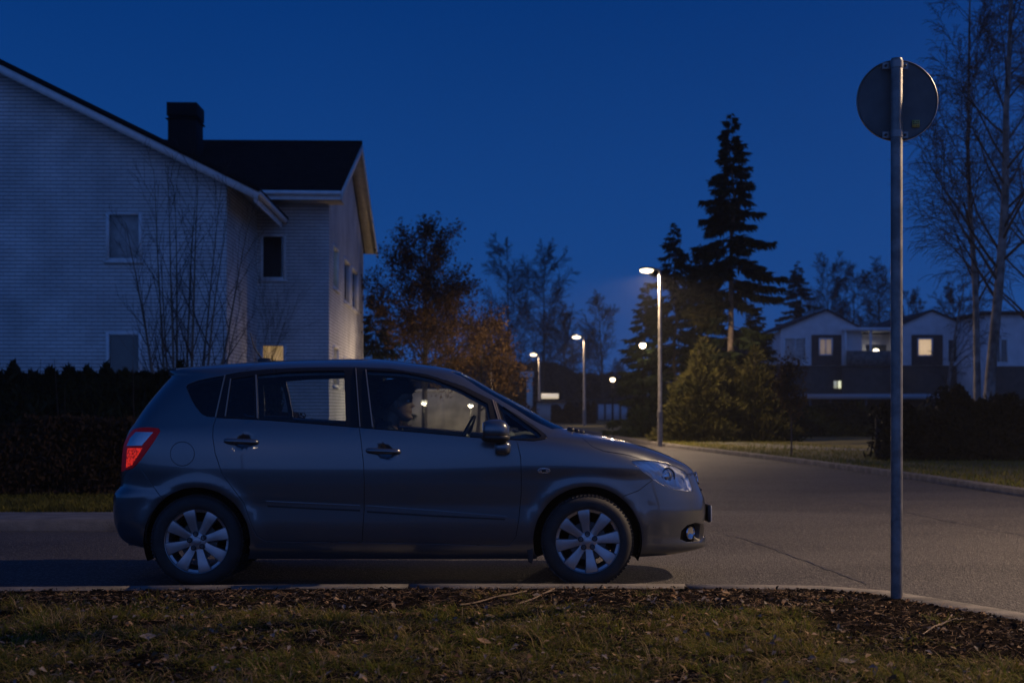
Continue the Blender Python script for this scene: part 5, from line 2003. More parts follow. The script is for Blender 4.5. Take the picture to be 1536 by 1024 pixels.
def bush(name, loc, label, seed, H, rad, n, m, kind='cone', cat='shrub', group=None, size=.12, thin=.022):
    """conifer bush: pointed sprays through the whole volume, denser towards the skin, several leaders"""
    r = np.random.default_rng(seed)
    t = empty(name, loc, label, cat, group)
    tr = MB()
    lead = []
    for k in range(7):
        a = r.uniform(0, 2 * PI)
        e = r.uniform(0, .55) * rad
        h = H * (1 - .55 * (e / rad)) * r.uniform(.8, 1.0)
        tr.tube([(0, 0, -.05), (e * .6 * math.cos(a), e * .6 * math.sin(a), h * .5), (e * math.cos(a), e * math.sin(a), h)], [.05, .03, .006], 6)
        lead.append((e * math.cos(a), e * math.sin(a), h, rad * (.95 - .5 * e / rad)))
    lead[0] = (0, 0, H, rad)
    tr.build('stem', BARK, t, smooth=60, local=True)
    C_, A_, B_ = [], [], []
    per = n // len(lead)
    for (lx, ly, h, rr) in lead:
        z = h * (1 - np.sqrt(r.random(per)))
        f = 1 - z / h
        az = r.uniform(0, 2 * PI, per)
        lump = 1 + .30 * np.sin(az * 3 + z * 3 + lx * 9) + .22 * np.sin(z * 7 + az * 2 + ly * 5)
        rho = rr * (f ** .7) * lump * np.sqrt(r.uniform(.12, 1., per))
        c = np.stack([lx * (z / h) + rho * np.cos(az), ly * (z / h) + rho * np.sin(az), z], -1)
        dr = np.stack([np.cos(az), np.sin(az), r.uniform(.1, 1.3, per)], -1) + r.normal(0, .35, (per, 3))
        dr /= np.linalg.norm(dr, axis=1, keepdims=True)
        ln = size * r.uniform(.45, 1.25, (per, 1))
        w_ = np.cross(dr, r.normal(0, 1, (per, 3)))
        w_ /= np.linalg.norm(w_, axis=1, keepdims=True) + 1e-9
        C_.append(c); A_.append(dr * ln); B_.append(w_ * thin * r.uniform(.7, 1.6, (per, 1)))
    MB().quads(np.vstack(C_), np.vstack(A_), np.vstack(B_), 0, True).build('foliage', m, t, local=True)
    return t


def hedge(name, x0, x1, y0, y1, h, label, n, m, seed, tips=False, size=.08, thin=.02, cat='hedge', twigs=0, rag=.12):
    r = np.random.default_rng(seed)
    o = empty(name, ((x0 + x1) / 2, (y0 + y1) / 2, 0), label, cat)
    x = r.uniform(x0, x1, n)
    if tips:
        sp_ = .29
        ph = (x - x0) / sp_
        cen = x0 + (np.floor(ph) + .5) * sp_
        rs = np.random.default_rng(seed + 1).uniform(.35, 1.2, 400)[np.floor(ph).astype(int) % 400]
        u = np.abs(x - cen) / (sp_ / 2)
        hh = h * (.86 + .11 * rs * (1 - u ** .8))
    else:
        hh = h + rag * (vnoise(x, x * 0, 1.8, seed) - .5) * 2 + rag * .7 * (vnoise(x, x * 0, 6, seed + 3) - .5) * 2
    z = hh * (1 - r.random(n) ** 1.25) if not tips else hh * np.sqrt(r.random(n))
    y = np.where(r.random(n) < .7, y0 + np.abs(r.normal(0, .14, n)), r.uniform(y0, y1, n)) + (vnoise(x, z, 2.2, seed + 5) - .5) * .34
    if tips:
        y = y0 + (y1 - y0) * (.5 + (r.random(n) - .5) * (1 - .8 * np.clip(z / hh, 0, 1) ** 2))
    dr = np.stack([r.normal(0, .5, n), r.normal(-.25, .4, n), r.uniform(.2, 1.4, n)], -1) if tips else r.normal(0, 1, (n, 3))
    dr /= np.linalg.norm(dr, axis=1, keepdims=True)
    ln = size * r.uniform(.5, 1.3, (n, 1))
    w_ = np.cross(dr, r.normal(0, 1, (n, 3)))
    w_ /= np.linalg.norm(w_, axis=1, keepdims=True) + 1e-9
    off = world_loc(o)
    MB().quads(np.stack([x, y, z], -1) - off, dr * ln, w_ * thin * r.uniform(.7, 1.5, (n, 1)), 0, True).build('foliage', m, o, local=True)
    st = MB()
    k = int((x1 - x0) / .33) if not twigs else twigs
    bx_ = r.uniform(x0, x1, k)
    by_ = r.uniform(y0 + .08, y1 - .05, k)
    p0 = np.stack([bx_, by_, np.full(k, .02)], -1) - off
    p1 = p0 + np.stack([r.normal(0, .12, k), r.normal(0, .10, k), h * r.uniform(.72, 1.02, k)], -1)
    st.segs(p0, p1, np.full(k, .016), np.full(k, .003), 4)
    if not tips:
        st.bb(x0 + .1 - off[0], x1 - .1 - off[0], (y0 + y1) / 2 - .03 - off[1] + .12, (y0 + y1) / 2 + .03 - off[1] + .12, .02, h * .72)
    else:
        st.bb(x0 + .1 - off[0], x1 - .1 - off[0], (y0 + y1) / 2 - .1 - off[1], (y0 + y1) / 2 + .1 - off[1], .02, h * .68)
    st.build('stem', TWIG, o, local=True)
    return o


hedge('clipped_hedge', -13.5, -2.75, 18.7, 19.8, 1.06, 'low brown leafless-looking clipped hedge along the pavement', 60000, HEDB, 5, size=.05, thin=.018, twigs=160)
hedge('conifer_hedge', -16, -3.6, 21.6, 22.5, 2.02, 'tall dark conifer hedge with pointed tips behind the brown hedge', 60000, THU, 8, tips=True, size=.10, thin=.022)
hedge('dark_hedge', 8.2, 26, 31.5, 33.2, 1.40, 'dark overgrown hedge beneath the birches on the right', 60000, leafmat('hedge_dark', (.020, .017, .010), (.010, .010, .006), 1.5, .1), 15, size=.09, thin=.03, rag=.35, twigs=120)
hedge('boundary_hedge', 9.2, 26, 58, 60, 1.25, 'black hedge line in front of the carport', 26000, THU, 25, size=.13, thin=.05, rag=.25)
hedge('distant_hedge', px3(828, 0, 108)[0], px3(893, 0, 108)[0], 108, 110, 1.45, 'brown rounded hedge beyond the hood of the car', 14000, HEDB, 35, size=.14, thin=.06, rag=.5)

up_o = dict(nseg=[9, 6, 4], wob=[.035, .05, .08], grav=[.03, .09, .03], nch=[13, 7, 4], ang=[.55, .5, .5], len=[.34, .42, .5], first=[.22, .15, .1], rmin=.0028, shape=lambda f: 1.25 - .7 * f, taper=.92)
# bare multi-stemmed tree before the house: one thing, many stems
bt = empty('bare_tree', (-6.35, 26.5, 0), 'bare multi-stemmed young tree in front of the brick house', 'tree')
tr, cr_ = MB(), MB()
rnd0 = random.Random(4)
for i, (pxb, pxt, pyt) in enumerate(((243, 190, 345), (252, 231, 262), (262, 252, 268), (272, 262, 300), (284, 296, 272), (246, 206, 400), (300, 297, 280), (318, 330, 290), (326, 345, 315), (338, 372, 345), (258, 240, 380), (347, 362, 455))):
    b0 = np.array(at(262 + (pxb - 262) * .75, 625, 26.5)) - np.array([-6.35, 26.5, 0])
    tp = np.array(at(pxt, pyt, 26.5 + rnd0.uniform(-.7, .7))) - np.array([-6.35, 26.5, 0])
    b0[2] = -.05
    b0[0] = (b0[0]) * .8
    d = Vector(tp - b0)
    out = {'s': [], 't': [], 'l': []}
    grow(rnd0, out, Vector(b0), Vector((d.x / d.length * .55, d.y / d.length * .5, 1)).normalized(), d.length * 1.02, .034 if i % 3 else .042, 0, 2, dict(up_o, grav=[.0, .07, .03], wob=[.016, .05, .08], nch=[12, 5, 3], len=[.24, .45, .5]))
    S_ = np.array(out['s'])
    # bend the whole stem so that it ends where it should
    end = S_[S_[:, 8] == 0][-1, 3:6]
    sh = tp - end
    for c_ in (0, 3):
        w_ = np.clip(S_[:, c_ + 2] / max(tp[2], .1), 0, 1.2) ** 1.5
        S_[:, c_:c_ + 2] += w_[:, None] * sh[None, :2]
    k = S_[:, 8] == 0
    segs_to(tr, S_[k], 0, 0)
    segs_to(cr_, S_[~k], 0, .02)
tr.build('stem', mat('grey_twig_bark', (.13, .10, .075), .85, noise=.3, nscale=5), bt, smooth=60, local=True)
cr_.build('twigs', TWIGB, bt, local=True)
deciduous('bare_shrub', tuple(at(404, 0, 35)[:2]) + (0,), 'bare upright shrub below the dark wing window of the brick house', 12, 3.6, .03, 2, dict(up_o, nch=[22, 8, 4], first=[.05, .1, .1], len=[.6, .5, .5]), TWIGB, TWIGB, cat='shrub')

aut_o = dict(nseg=[10, 7, 5, 3], wob=[.03, .07, .1, .12], grav=[.02, .035, .01, -.02], nch=[38, 11, 7, 3], ang=[1.0, .75, .7, .7], len=[.42, .42, .42, .5], first=[.27, .2, .1, .1], rmin=.0065, shape=lambda f: 1.30 - 1.0 * f, taper=.92,
             leafpick=lambda s, r: r.random(len(s)) < np.clip(1.15 - .95 * s[:, 2] / 7.2, .10, 1))
deciduous('autumn_tree', tuple(at(636, 0, 49)[:2]) + (0,), 'tree with sparse brown autumn leaves beside the brick house', 21, 7.3, .12, 3, aut_o, BARK, TWIG, AUT, 17000, .062)
deciduous('autumn_tree', tuple(at(716, 0, 52)[:2]) + (0,), 'lower autumn tree lit by the lamp, right of the tall brown one', 23, 4.4, .09, 3, dict(aut_o, nch=[18, 8, 5, 3]), BARK, TWIG, AUT, 6000, .062)
spruce('spruce', tuple(at(563, 0, 62)[:2]) + (0,), 'small dark spruce right behind the corner of the brick house', 31, 6.6, 2.0, gap=.28, dens=2.)

bir_o = dict(nseg=[14, 8, 6, 5], wob=[.02, .06, .09, .10], grav=[.01, .045, -.05, -.17], nch=[32, 11, 7, 4], ang=[.75, .6, .6, .6], len=[.30, .40, .46, .7], first=[.25, .2, .15, .1], rmin=.0048, shape=lambda f: 1.25 - .85 * f, taper=.93, rf=.36)
far_o = dict(bir_o, rmin=.017, nch=[34, 11, 8, 4], nseg=[12, 6, 4, 3], len=[.34, .42, .5, .5], first=[.15, .15, .1, .1])
for (pxx, Y_, H_, sd, lab) in (
        (762, 140, 16.6, 41, 'tall bare birch far behind the autumn trees, left of a pair'),
        (814, 143, 16.6, 42, 'tall bare birch far behind the smallest street lamp'),
        (845, 160, 11.5, 43, 'lower bare tree between two far street lamps'),
        (905, 155, 12.6, 44, 'faint bare birch between the second lamp and the dark spruces'),
        (1240, 138, 15.0, 45, 'bare tree behind the left gabled house'),
        (1283, 142, 14.2, 46, 'bare tree behind the flat balcony roof'),
        (1322, 136, 13.8, 47, 'bare tree behind the sign pole'),
        (1368, 140, 12.4, 48, 'low bare tree behind the right gabled house'),
        (1418, 128, 11.6, 49, 'bare tree behind the chimney end of the right gabled house')):
    deciduous('bare_birch', tuple(at(pxx, 0, Y_)[:2]) + (0,), lab, sd, H_, .17, 3, far_o, BARK, BIRCHD, group='bare trees in the background')
deciduous('street_birch', tuple(at(742, 0, 60)[:2]) + (0,), 'slim pale birch trunk beside the road, right of the autumn trees', 61, 6.4, .085, 2, dict(bir_o, nch=[14, 5, 3], first=[.5, .2, .1], len=[.2, .4, .4]), BIRCH, BIRCHD)
# the two birches at the right edge
fine_o = dict(bir_o, nch=[38, 12, 8, 7], nseg=[14, 7, 5, 4], rmin=.0062, len=[.235, .42, .48, .9])
deciduous('birch', tuple(at(1466, 0, 40)[:2]) + (0,), 'slender tall birch, left of the two trunks at the right edge', 71, 15.5, .12, 3, fine_o, BIRCH, BIRCHD, lean=(.02, 0))
deciduous('birch', tuple(at(1477, 0, 38.5)[:2]) + (0,), 'stout tall birch with pale leaning trunk at the right edge', 74, 16.5, .17, 3, fine_o, BIRCH, BIRCHD, lean=(.045, 0))
deciduous('birch', tuple(at(1420, 0, 66)[:2]) + (0,), 'lower drooping birch behind the pair of trunks', 77, 8.2, .12, 3, dict(bir_o, nch=[18, 8, 5, 3], rmin=.008), BIRCH, BIRCHD)
deciduous('birch', tuple(at(1552, 0, 48)[:2]) + (0,), 'birch at the very edge of the view behind the stout trunk', 79, 15, .18, 3, fine_o, BIRCH, BIRCHD)
# spruces right of the middle
spruce('spruce', tuple(at(1097, 0, 52.5)[:2]) + (0,), 'tallest spruce with bare lower trunk behind the lit bushes', 51, 12.2, 3.1, z0=2.6, gap=.33, dens=4.2, droop=.45, bare=5.4, litmat=CON, bark=mat('spruce_bark', (.13, .10, .075), .9, noise=.4, nscale=5),
       extra=[(5.15, R(188), 1.75), (5.0, R(200), 1.5), (5.3, R(175), 1.5), (4.7, R(190), 1.3), (5.7, R(215), 1.3)])  # extra low limbs get paler needles to look lamp-lit
spruce('spruce', tuple(at(1012, 0, 60)[:2]) + (0,), 'dark pointed spruce right behind the nearest street lamp', 52, 9.1, 2.9, gap=.30, dens=2.2, droop=.4)
spruce('spruce', tuple(at(968, 0, 63)[:2]) + (0,), 'dark broad spruce with hanging limbs left of the nearest lamp', 53, 6.9, 1.9, gap=.30, dens=2.0, droop=.5)
spruce('spruce', tuple(at(1050, 0, 66)[:2]) + (0,), 'dark spruce filling the gap between the two tallest ones', 54, 8.9, 3.0, gap=.30, dens=2.2)
spruce('spruce', tuple(at(1132, 0, 62)[:2]) + (0,), 'low dark spruce behind the right-hand lit bush', 55, 5.8, 2.3, gap=.28, dens=2.0)
spruce('spruce', tuple(at(1197, 0, 125)[:2]) + (0,), 'pointed dark spruce behind the left gabled house', 56, 14.2, 4.9, gap=.42, dens=2.6)
bush('conifer_bush', tuple(at(1056, 0, 50)[:2]) + (.08,), 'broad green conifer bush lit yellow by the street lamp', 81, 3.75, 1.6, 36000, CON, size=.12)
bush('conifer_bush', tuple(at(1088, 0, 51)[:2]) + (.08,), 'slim green conifer bush squeezed beside the spruce trunk', 82, 3.1, 1.45, 24000, CON, size=.12)
bush('conifer_bush', tuple(at(1133, 0, 50.5)[:2]) + (.08,), 'darker green conifer bush right of the spruce trunk', 83, 3.45, 1.5, 30000, CON, size=.12)
yt = dict(nseg=[7, 5, 4], wob=[.02, .06, .1], grav=[.0, .06, .03], nch=[22, 7, 4], ang=[.6, .6, .6], len=[.36, .45, .5], first=[.36, .1, .1], rmin=.0035, shape=lambda f: 1.1 - .6 * f, taper=.9)
deciduous('young_tree', tuple(at(1187, 0, 34.8)[:2]) + (.09,), 'small young tree with fine brown crown on the lit lawn', 91, 2.2, .026, 2, yt, mat('young_bark', (.10, .07, .045), .85), TWIGB, AUT, 2600, .036)

def woodland(name, x0, x1, y0, y1, hf, n, m, seed, size, thin, label):
    r = np.random.default_rng(seed)
    x = r.uniform(x0, x1, n)
    hh = hf(x)
    z = hh * r.random(n) ** .75
    y = r.uniform(y0, y1, n)
    dr = r.normal(0, 1, (n, 3)) + np.array([0, 0, .5])
    dr /= np.linalg.norm(dr, axis=1, keepdims=True)
    w_ = np.cross(dr, r.normal(0, 1, (n, 3)))
    w_ /= np.linalg.norm(w_, axis=1, keepdims=True) + 1e-9
    o = MB().quads(np.stack([x, y, z], -1), dr * size * r.uniform(.4, 1.4, (n, 1)), w_ * thin * r.uniform(.5, 1.5, (n, 1)), 0, True).build(name, m)
    return tag(o, label, 'woodland', kind='stuff')


WOODM = leafmat('wood_brown', (.030, .021, .015), (.015, .012, .010), .25, .1)
wh = lambda b, v, s: (lambda x: np.maximum(.8, b + v * (vnoise(x, x * 0, .16, s) - .5) * 2 + v * .6 * (vnoise(x, x * 0, .5, s + 1) - .5) * 2))
woodland('woodland', -34, 16, 168, 182, wh(5.2, 1.8, 3), 60000, WOODM, 5, .5, .16, 'dark far woodland closing the end of the road')
woodland('woodland', 20, 80, 150, 165, wh(7.5, 2.2, 9), 60000, WOODM, 6, .5, .16, 'dark far woodland behind the gabled houses')
for (pxx, Y_, H_, R_, n_, lab) in ((562, 58, 2.6, 1.4, 9000, 'low dark shrub between the brick house and the autumn tree'), (760, 92, 3.0, 2.2, 9000, 'brown shrub left of the tall gate pillar'), (985, 58, 1.8, 1.5, 7000, 'dark low shrub behind the nearest lamp pole')):
    bush('shrub', tuple(at(pxx, 0, Y_)[:2]) + (0.05,), lab, int(pxx), H_, R_, n_, HEDB if pxx < 900 else THU, size=.16, thin=.06)
# ================================================================= street lamps, road sign
POLEM = mat('galvanised_pole', (.20, .19, .18), .55, metal=.3, noise=.25, nscale=9)
HEADM = mat('lamp_housing', (.12, .12, .125), .5, metal=.4)
LENS = emat('lamp_glow', (1., .76, .42), 6.)
LENSK = emat('lamp_glow_near', (1., .80, .50), 26.)


def lamp(px, ptop, Y, H, label, power, arm=.42, face=-1, radius=.10, r=.070, loc=None, head=.27, lens=LENS, cone=165):
    base = loc or (at(px, 0, Y)[0], Y, .0)
    o = empty('street_lamp', base, label, 'street lamp', 'street lamps along the road')
    bx, by, _ = base
    pl = MB()
    pl.tube([(bx, by, 0), (bx, by, 1.15)], [r * 1.25, r * 1.25], 16)
    pl.tube([(bx, by, 1.15), (bx, by, 1.22), (bx, by, H - .12), (bx + face * .02, by, H - .03), (bx + face * .10, by, H)], [r * 1.2, r, r * .72, r * .7, r * .6], 16)
    pl.build('pole', POLEM, o, smooth=40)
    hx = bx + face * (arm)
    hd = MB()
    V = MB().sell((hx, by, H + .02), (head, .15, .055), (.9, .8), (28, 12)).v[0]
    hd.sell((hx, by, H + .02), (head, .15, .055), (.9, .8), (28, 12))
    hd.tube([(bx + face * .06, by, H - .005), (hx - face * head * .5, by, H + .015)], .035, 10)
    hd.build('lamp_head', HEADM, o, smooth=60)
    MB().sell((hx + face * .02, by - .01, H - .035), (head * .82, .15, head * .36), (1, .9), (26, 10)).build('lamp_lens', lens, o, smooth=60)
    if power:
        L = bpy.data.lights.new('street_light', 'SPOT')
        L.energy = power
        L.spot_size = R(cone)
        L.spot_blend = .35 if cone > 170 else .6
        L.color = (1., .71, .45)
        L.shadow_soft_size = radius
        lo = bpy.data.objects.new('street_light', L)
        C.objects.link(lo)
        lo.location = (hx - bx, by - by, H - .16)
        lo.parent = o
    return o


lamp(990, 405, 46.7, 5.82, 'nearest street lamp, tallest in the picture, in front of the dark spruces', 3900, cone=179)
lamp(876.5, 504, 94, 6.0, 'second street lamp along the road, in the middle of the row', 1500, arm=.5, head=.34, r=.10)
lamp(809, 530, 125, 6.0, 'third and smallest of the lit poles, beside the white buildings', 1300, arm=.5, head=.36, r=.12)
def park_lamp(px, py, Y, rad, label, power, strength, name='garden_lamp', group='small globe lamps'):
    c = at(px, py, Y)
    o = empty(name, (c[0], Y, .05), label, 'lamp', group)
    MB().tube([(c[0], Y, 0), (c[0], Y, c[2] - rad * .8)], [.03, .022], 10).build('pole', LINER, o, smooth=40)
    MB().lathe([(0, rad * 1.05), (rad * .6, rad * .95), (rad * .75, rad * .6), (rad * .5, rad * .62)], Matrix.Translation(c), 24).build('cap', HEADM, o, smooth=40)
    MB().sell(c, (rad, rad, rad * .9), (1, 1), (24, 12)).build('globe', emat('globe_glow', (1., .78, .46), strength), o, smooth=60)
    if power:
        L = bpy.data.lights.new('globe_light', 'POINT')
        L.energy, L.color, L.shadow_soft_size = power, (1., .71, .45), rad * 1.1
        lo = bpy.data.objects.new('globe_light', L)
        C.objects.link(lo)
        lo.location = (0, 0, c[2] - .05 - rad * 2.4)
        lo.parent = o
    return o


park_lamp(964, 518, 59, .13, 'lamp glowing among the dark spruce limbs left of the nearest street lamp', 60, 16)
park_lamp(919, 569, 76, .13, 'small round lamp on a thin pole between the second street lamp and the spruces', 60, 7)
park_lamp(636, 603, 45, .09, 'knee-high garden lamp seen through the car window before the driver', 150, .8)
park_lamp(706, 607, 60, .10, 'second garden lamp seen through the car window above the steering wheel', 620, .5)
lamp(0, 0, 0, 7.0, 'street lamp on the right-hand verge lighting the parked car', 6800, loc=(9.1, 11.25, 0), arm=.6, radius=.09, lens=LENSK)
lamp(0, 0, 0, 6.5, 'street lamp across the grass behind the photographer', 290, loc=(-7.5, -13, 0), arm=.6, radius=.09, lens=LENSK, face=1)

# ---- round sign seen from the back
ZINC = mat('zinc_pole', (.165, .165, .16), .45, metal=.5, noise=.3, nscale=14, bump=.1, bscale=120)
BACK = mat('sign_back_grey', (.085, .10, .105), .6, metal=.1, noise=.15, nscale=7)
YS = 9.05
base = at(1345, 903, YS)
sign = empty('road_sign', (base[0], YS, .03), 'round road sign seen from behind on a grey steel pole', 'road sign')
px_, top = base[0], at(0, 88, YS)[2]
pm = MB()
pm.tube([(px_, YS, -.2), (px_, YS, top - .012), (px_, YS, top)], [.0375, .0375, .034], 32)
pm.build('pole', ZINC, sign, smooth=40)
c = np.array(at(1346, 151, YS + .06))
Rr = 60.5 / F * (YS + .06)
Mx = Matrix.Translation(Vector(c)) @ Matrix.Rotation(R(90), 4, 'X')
pt = MB().lathe([(0, -.004), (Rr - .012, -.004), (Rr - .004, .004), (Rr, .002), (Rr, -.012), (Rr - .004, -.012), (Rr - .01, -.008), (0, -.008)], Mx, 96)
plate = pt.build('sign_plate', BACK, sign, smooth=30)
MB().lathe([(Rr + .0005, .003), (Rr + .003, .001), (Rr + .003, -.011), (Rr + .0005, -.013)], Mx, 96, closed=True).build('rim', mat('sign_rim', (.32, .32, .32), .4, metal=.7), plate, smooth=30)
for py in (97, 201):
    z = at(0, py, YS)[2]
    cl = MB()
    cl.lathe([(.0378, -.022), (.0415, -.022), (.0415, .022), (.0378, .022)], Matrix.Translation((px_, YS, z)), 32, closed=True)
    cl.bb(px_ - .082, px_ - .036, YS + .030, YS + .036, z - .02, z + .02)
    cl.bb(px_ + .036, px_ + .082, YS + .030, YS + .036, z - .02, z + .02)
    k = cl.build('clamp', mat('clamp_zinc', (.22, .22, .22), .4, metal=.8), sign, smooth=35)
    for dx in (-.062, .062):
        MB().lathe([(0, -.008), (.008, -.008), (.009, 0), (.009, .02)], Matrix.Translation((px_ + dx, YS + .024, z)) @ Matrix.Rotation(R(90), 4, 'X') @ Matrix.Rotation(PI, 4, 'X'), 6).build('bolt', ALLOY_D, k)
u, v = at(1368.5, 191, YS + .05), at(1380, 180, YS + .05)
st = MB().bb(u[0], v[0], c[1] - .0060, c[1] - .0045, u[2], v[2]).build('sticker', mat('sticker_olive', (.40, .36, .10), .5), plate)
gl = MB()
r_ = np.random.default_rng(5)
for i in range(3):
    for j in range(4):
        if r_.random() < .75:
            a = u[0] + (v[0] - u[0]) * (.16 + .19 * j)
            b = u[2] + (v[2] - u[2]) * (.2 + .25 * i)
            gl.bb(a, a + .006, c[1] - .0064, c[1] - .0061, b, b + .006)
gl.build('sticker_print', mat('sticker_ink', (.02, .02, .015), .6), st)
# ================================================================= the driver
def lofthead():
    """head as stacked contours; local metres, x forward, z up, origin at the chin-to-crown base"""
    # z above chin, front x, back x, half width
    T = [(-.012, .070, .030, .020), (.0, .083, .010, .036), (.012, .090, -.012, .048), (.03, .088, -.035, .058), (.045, .084, -.055, .064), (.06, .086, -.070, .068), (.085, .084, -.088, .073), (.11, .082, -.098, .076), (.13, .088, -.104, .078), (.15, .092, -.107, .079), (.175, .088, -.106, .078), (.20, .074, -.098, .070), (.218, .052, -.082, .056), (.230, .022, -.055, .035), (.234, -.014, -.018, .006)]
    f = [pchip([t[0] for t in T], [t[k] for t in T]) for k in (1, 2, 3)]
    zz = np.concatenate([np.linspace(-.012, .14, 44), np.linspace(.145, .234, 22)])
    th = np.linspace(0, 2 * PI, 56, endpoint=False)
    V = []
    for z in zz:
        fx, bx, w = f[0](z), f[1](z), f[2](z)
        mid = bx + (fx - bx) * .45
        for t in th:
            c, s = math.cos(t), math.sin(t)
            x = mid + (fx - mid) * c if c > 0 else mid + (mid - bx) * c
            y = w * s * (1 - .12 * max(0, c))
            if c > 0.2:
                g = lambda s0, wd, z0, zd: math.exp(-(y / wd) ** 2) * math.exp(-((z - z0) / zd) ** 2)
                # nose: bridge, tip; lips; chin; eye hollows
                nb = math.exp(-(y / .012) ** 2) * (max(0, min(1, (z - .078) / .008)) * max(0, 1 - (z - .084) / .055)) if .076 < z < .14 else 0
                x += .031 * nb + .006 * g(0, .022, .058, .007) + .006 * g(0, .022, .045, .007) - .004 * g(0, .02, .0515, .003)
                x += .007 * g(0, .02, .012, .012) - .005 * g(0, .03, .032, .008)
                for e in (-.033, .033):
                    x -= .010 * math.exp(-((y - e) / .016) ** 2) * math.exp(-((z - .122) / .012) ** 2)
                x += .005 * g(0, .055, .142, .008)
            V.append((x, y, z))
    n = len(th)
    Fc = [(i * n + k, i * n + (k + 1) % n, (i + 1) * n + (k + 1) % n, (i + 1) * n + k) for i in range(len(zz) - 1) for k in range(n)]
    Fc += [tuple(range(n - 1, -1, -1)), tuple(range((len(zz) - 1) * n, len(zz) * n))]
    return np.array(V), Fc


SK = mat('skin', (.17, .10, .075), .55, noise=.08, nscale=30)
HAIR = mat('dark_hair', (.018, .013, .010), .6, noise=.4, nscale=80, bump=.8, bscale=160)
JACKET = mat('dark_jacket', (.022, .026, .032), .85, noise=.3, nscale=18, bump=.5, bscale=60)
TROUS = mat('dark_trousers', (.03, .032, .04), .9)
PY = YC - .40
per = empty('person', (-.78, PY, .66), 'young driver with short dark hair and a dark high-collared jacket sitting in the parked car', 'person')
hs = 1.12
chin = np.array(at(617, 629, PY))
hV, hF = lofthead()
HEAD0 = np.array([chin[0] - .085 * hs + .0, PY, chin[2] + .0])
place = lambda V: V * hs + HEAD0
bd = MB()
bd.add(place(hV), hF)
for s in (-1, 1):   # ears
    ev = MB().sell((0, 0, 0), (.017, .009, .030), (.9, .9), (14, 8), Matrix.Rotation(R(-12), 4, 'Y')).v[0]
    bd.sell((0, 0, 0), (.017, .009, .030), (.9, .9), (14, 8), Matrix.Rotation(R(-12), 4, 'Y'))
    bd.v[-1] = place(ev + np.array([-.012, s * .079, .098]))
nk0 = place(np.array([-.028, 0, .05]))
shz = 1.045
chest = np.array([-.885, PY, .92])
hip = np.array([-.80, PY, .66])


def limb(mb, pts, rad, n=18):
    mb.tube(smoothpoly([tuple(p) for p in pts], 5), np.interp(np.linspace(0, len(pts) - 1, (len(pts) - 1) * 5 + 1), range(len(pts)), rad), n)


neck_base = np.array([-.925, PY, 1.06])
limb(bd, [nk0, (nk0 + neck_base) / 2 + np.array([.0, 0, -.01]), neck_base, neck_base - np.array([0, 0, .08])], [.060, .062, .072, .10])
tv = MB().sell((0, 0, 0), (.125, .205, .26), (.85, .75), (32, 20)).v[0]
bd.sell(tuple((chest + hip) / 2 + np.array([-.03, 0, .03])), (.125, .195, .29), (.85, .72), (32, 20), Matrix.Rotation(R(-10), 4, 'Y'))
bd.sell((-.90, PY, 1.0), (.10, .215, .085), (.9, .9), (28, 14), Matrix.Rotation(R(-12), 4, 'Y'))
bd.sell(tuple(hip + np.array([.02, 0, -.03])), (.15, .185, .115), (.8, .8), (28, 14))
hands = []
for s in (-1, 1):
    sh = np.array([-.905, PY + s * .195, 1.015])
    el = np.array([-.70, PY + s * .26, .80])
    wr = np.array([-.47, PY + s * .185, .955])
    limb(bd, [sh, sh * .5 + el * .5, el, el * .5 + wr * .5, wr], [.068, .058, .047, .042, .030])
    # palm and fingers closed round the wheel rim
    pc = wr + np.array([.055, -s * .006, .035])
    bd.sell(tuple(pc), (.046, .016, .040), (.8, .8), (18, 10), Matrix.Rotation(R(-32), 4, 'Y'))
    for k, (dz, ln) in enumerate(((.034, .074), (.013, .082), (-.009, .076), (-.030, .060))):
        a = pc + np.array([.036, 0, .018]) + np.array([-.012, 0, .020]) * (dz / .03)
        p1 = a + np.array([.030, -s * .006, .012]) * (ln / .08)
        p2 = p1 + np.array([.010, -s * .026, -.004]) * (ln / .08)
        p3 = p2 + np.array([-.016, -s * .018, -.012]) * (ln / .08)
        limb(bd, [a, p1, p2, p3], [.0095, .009, .0085, .007], 10)
    a = pc + np.array([-.012, -s * .012, .026])
    limb(bd, [a, a + np.array([.020, -s * .018, .022]), a + np.array([.042, -s * .022, .026])], [.011, .010, .008], 10)
    hp = hip + np.array([.03, s * .09, -.03])
    kn = np.array([-.33, PY + s * .12, .68])
    an_ = np.array([-.10, PY + s * .11, .42])
    limb(bd, [hp, hp * .5 + kn * .5, kn, kn * .5 + an_ * .5, an_], [.092, .082, .062, .056, .040])
    limb(bd, [an_, an_ + np.array([.08, 0, -.03]), an_ + np.array([.17, 0, -.01])], [.042, .040, .028])
body = bd.build('body', SK, per, smooth=0)
rm = body.modifiers.new('join', 'REMESH')
rm.mode, rm.voxel_size, rm.use_smooth_shade = 'VOXEL', .0045, True
sm_ = body.modifiers.new('soften', 'SMOOTH')
sm_.factor, sm_.iterations = .5, 3
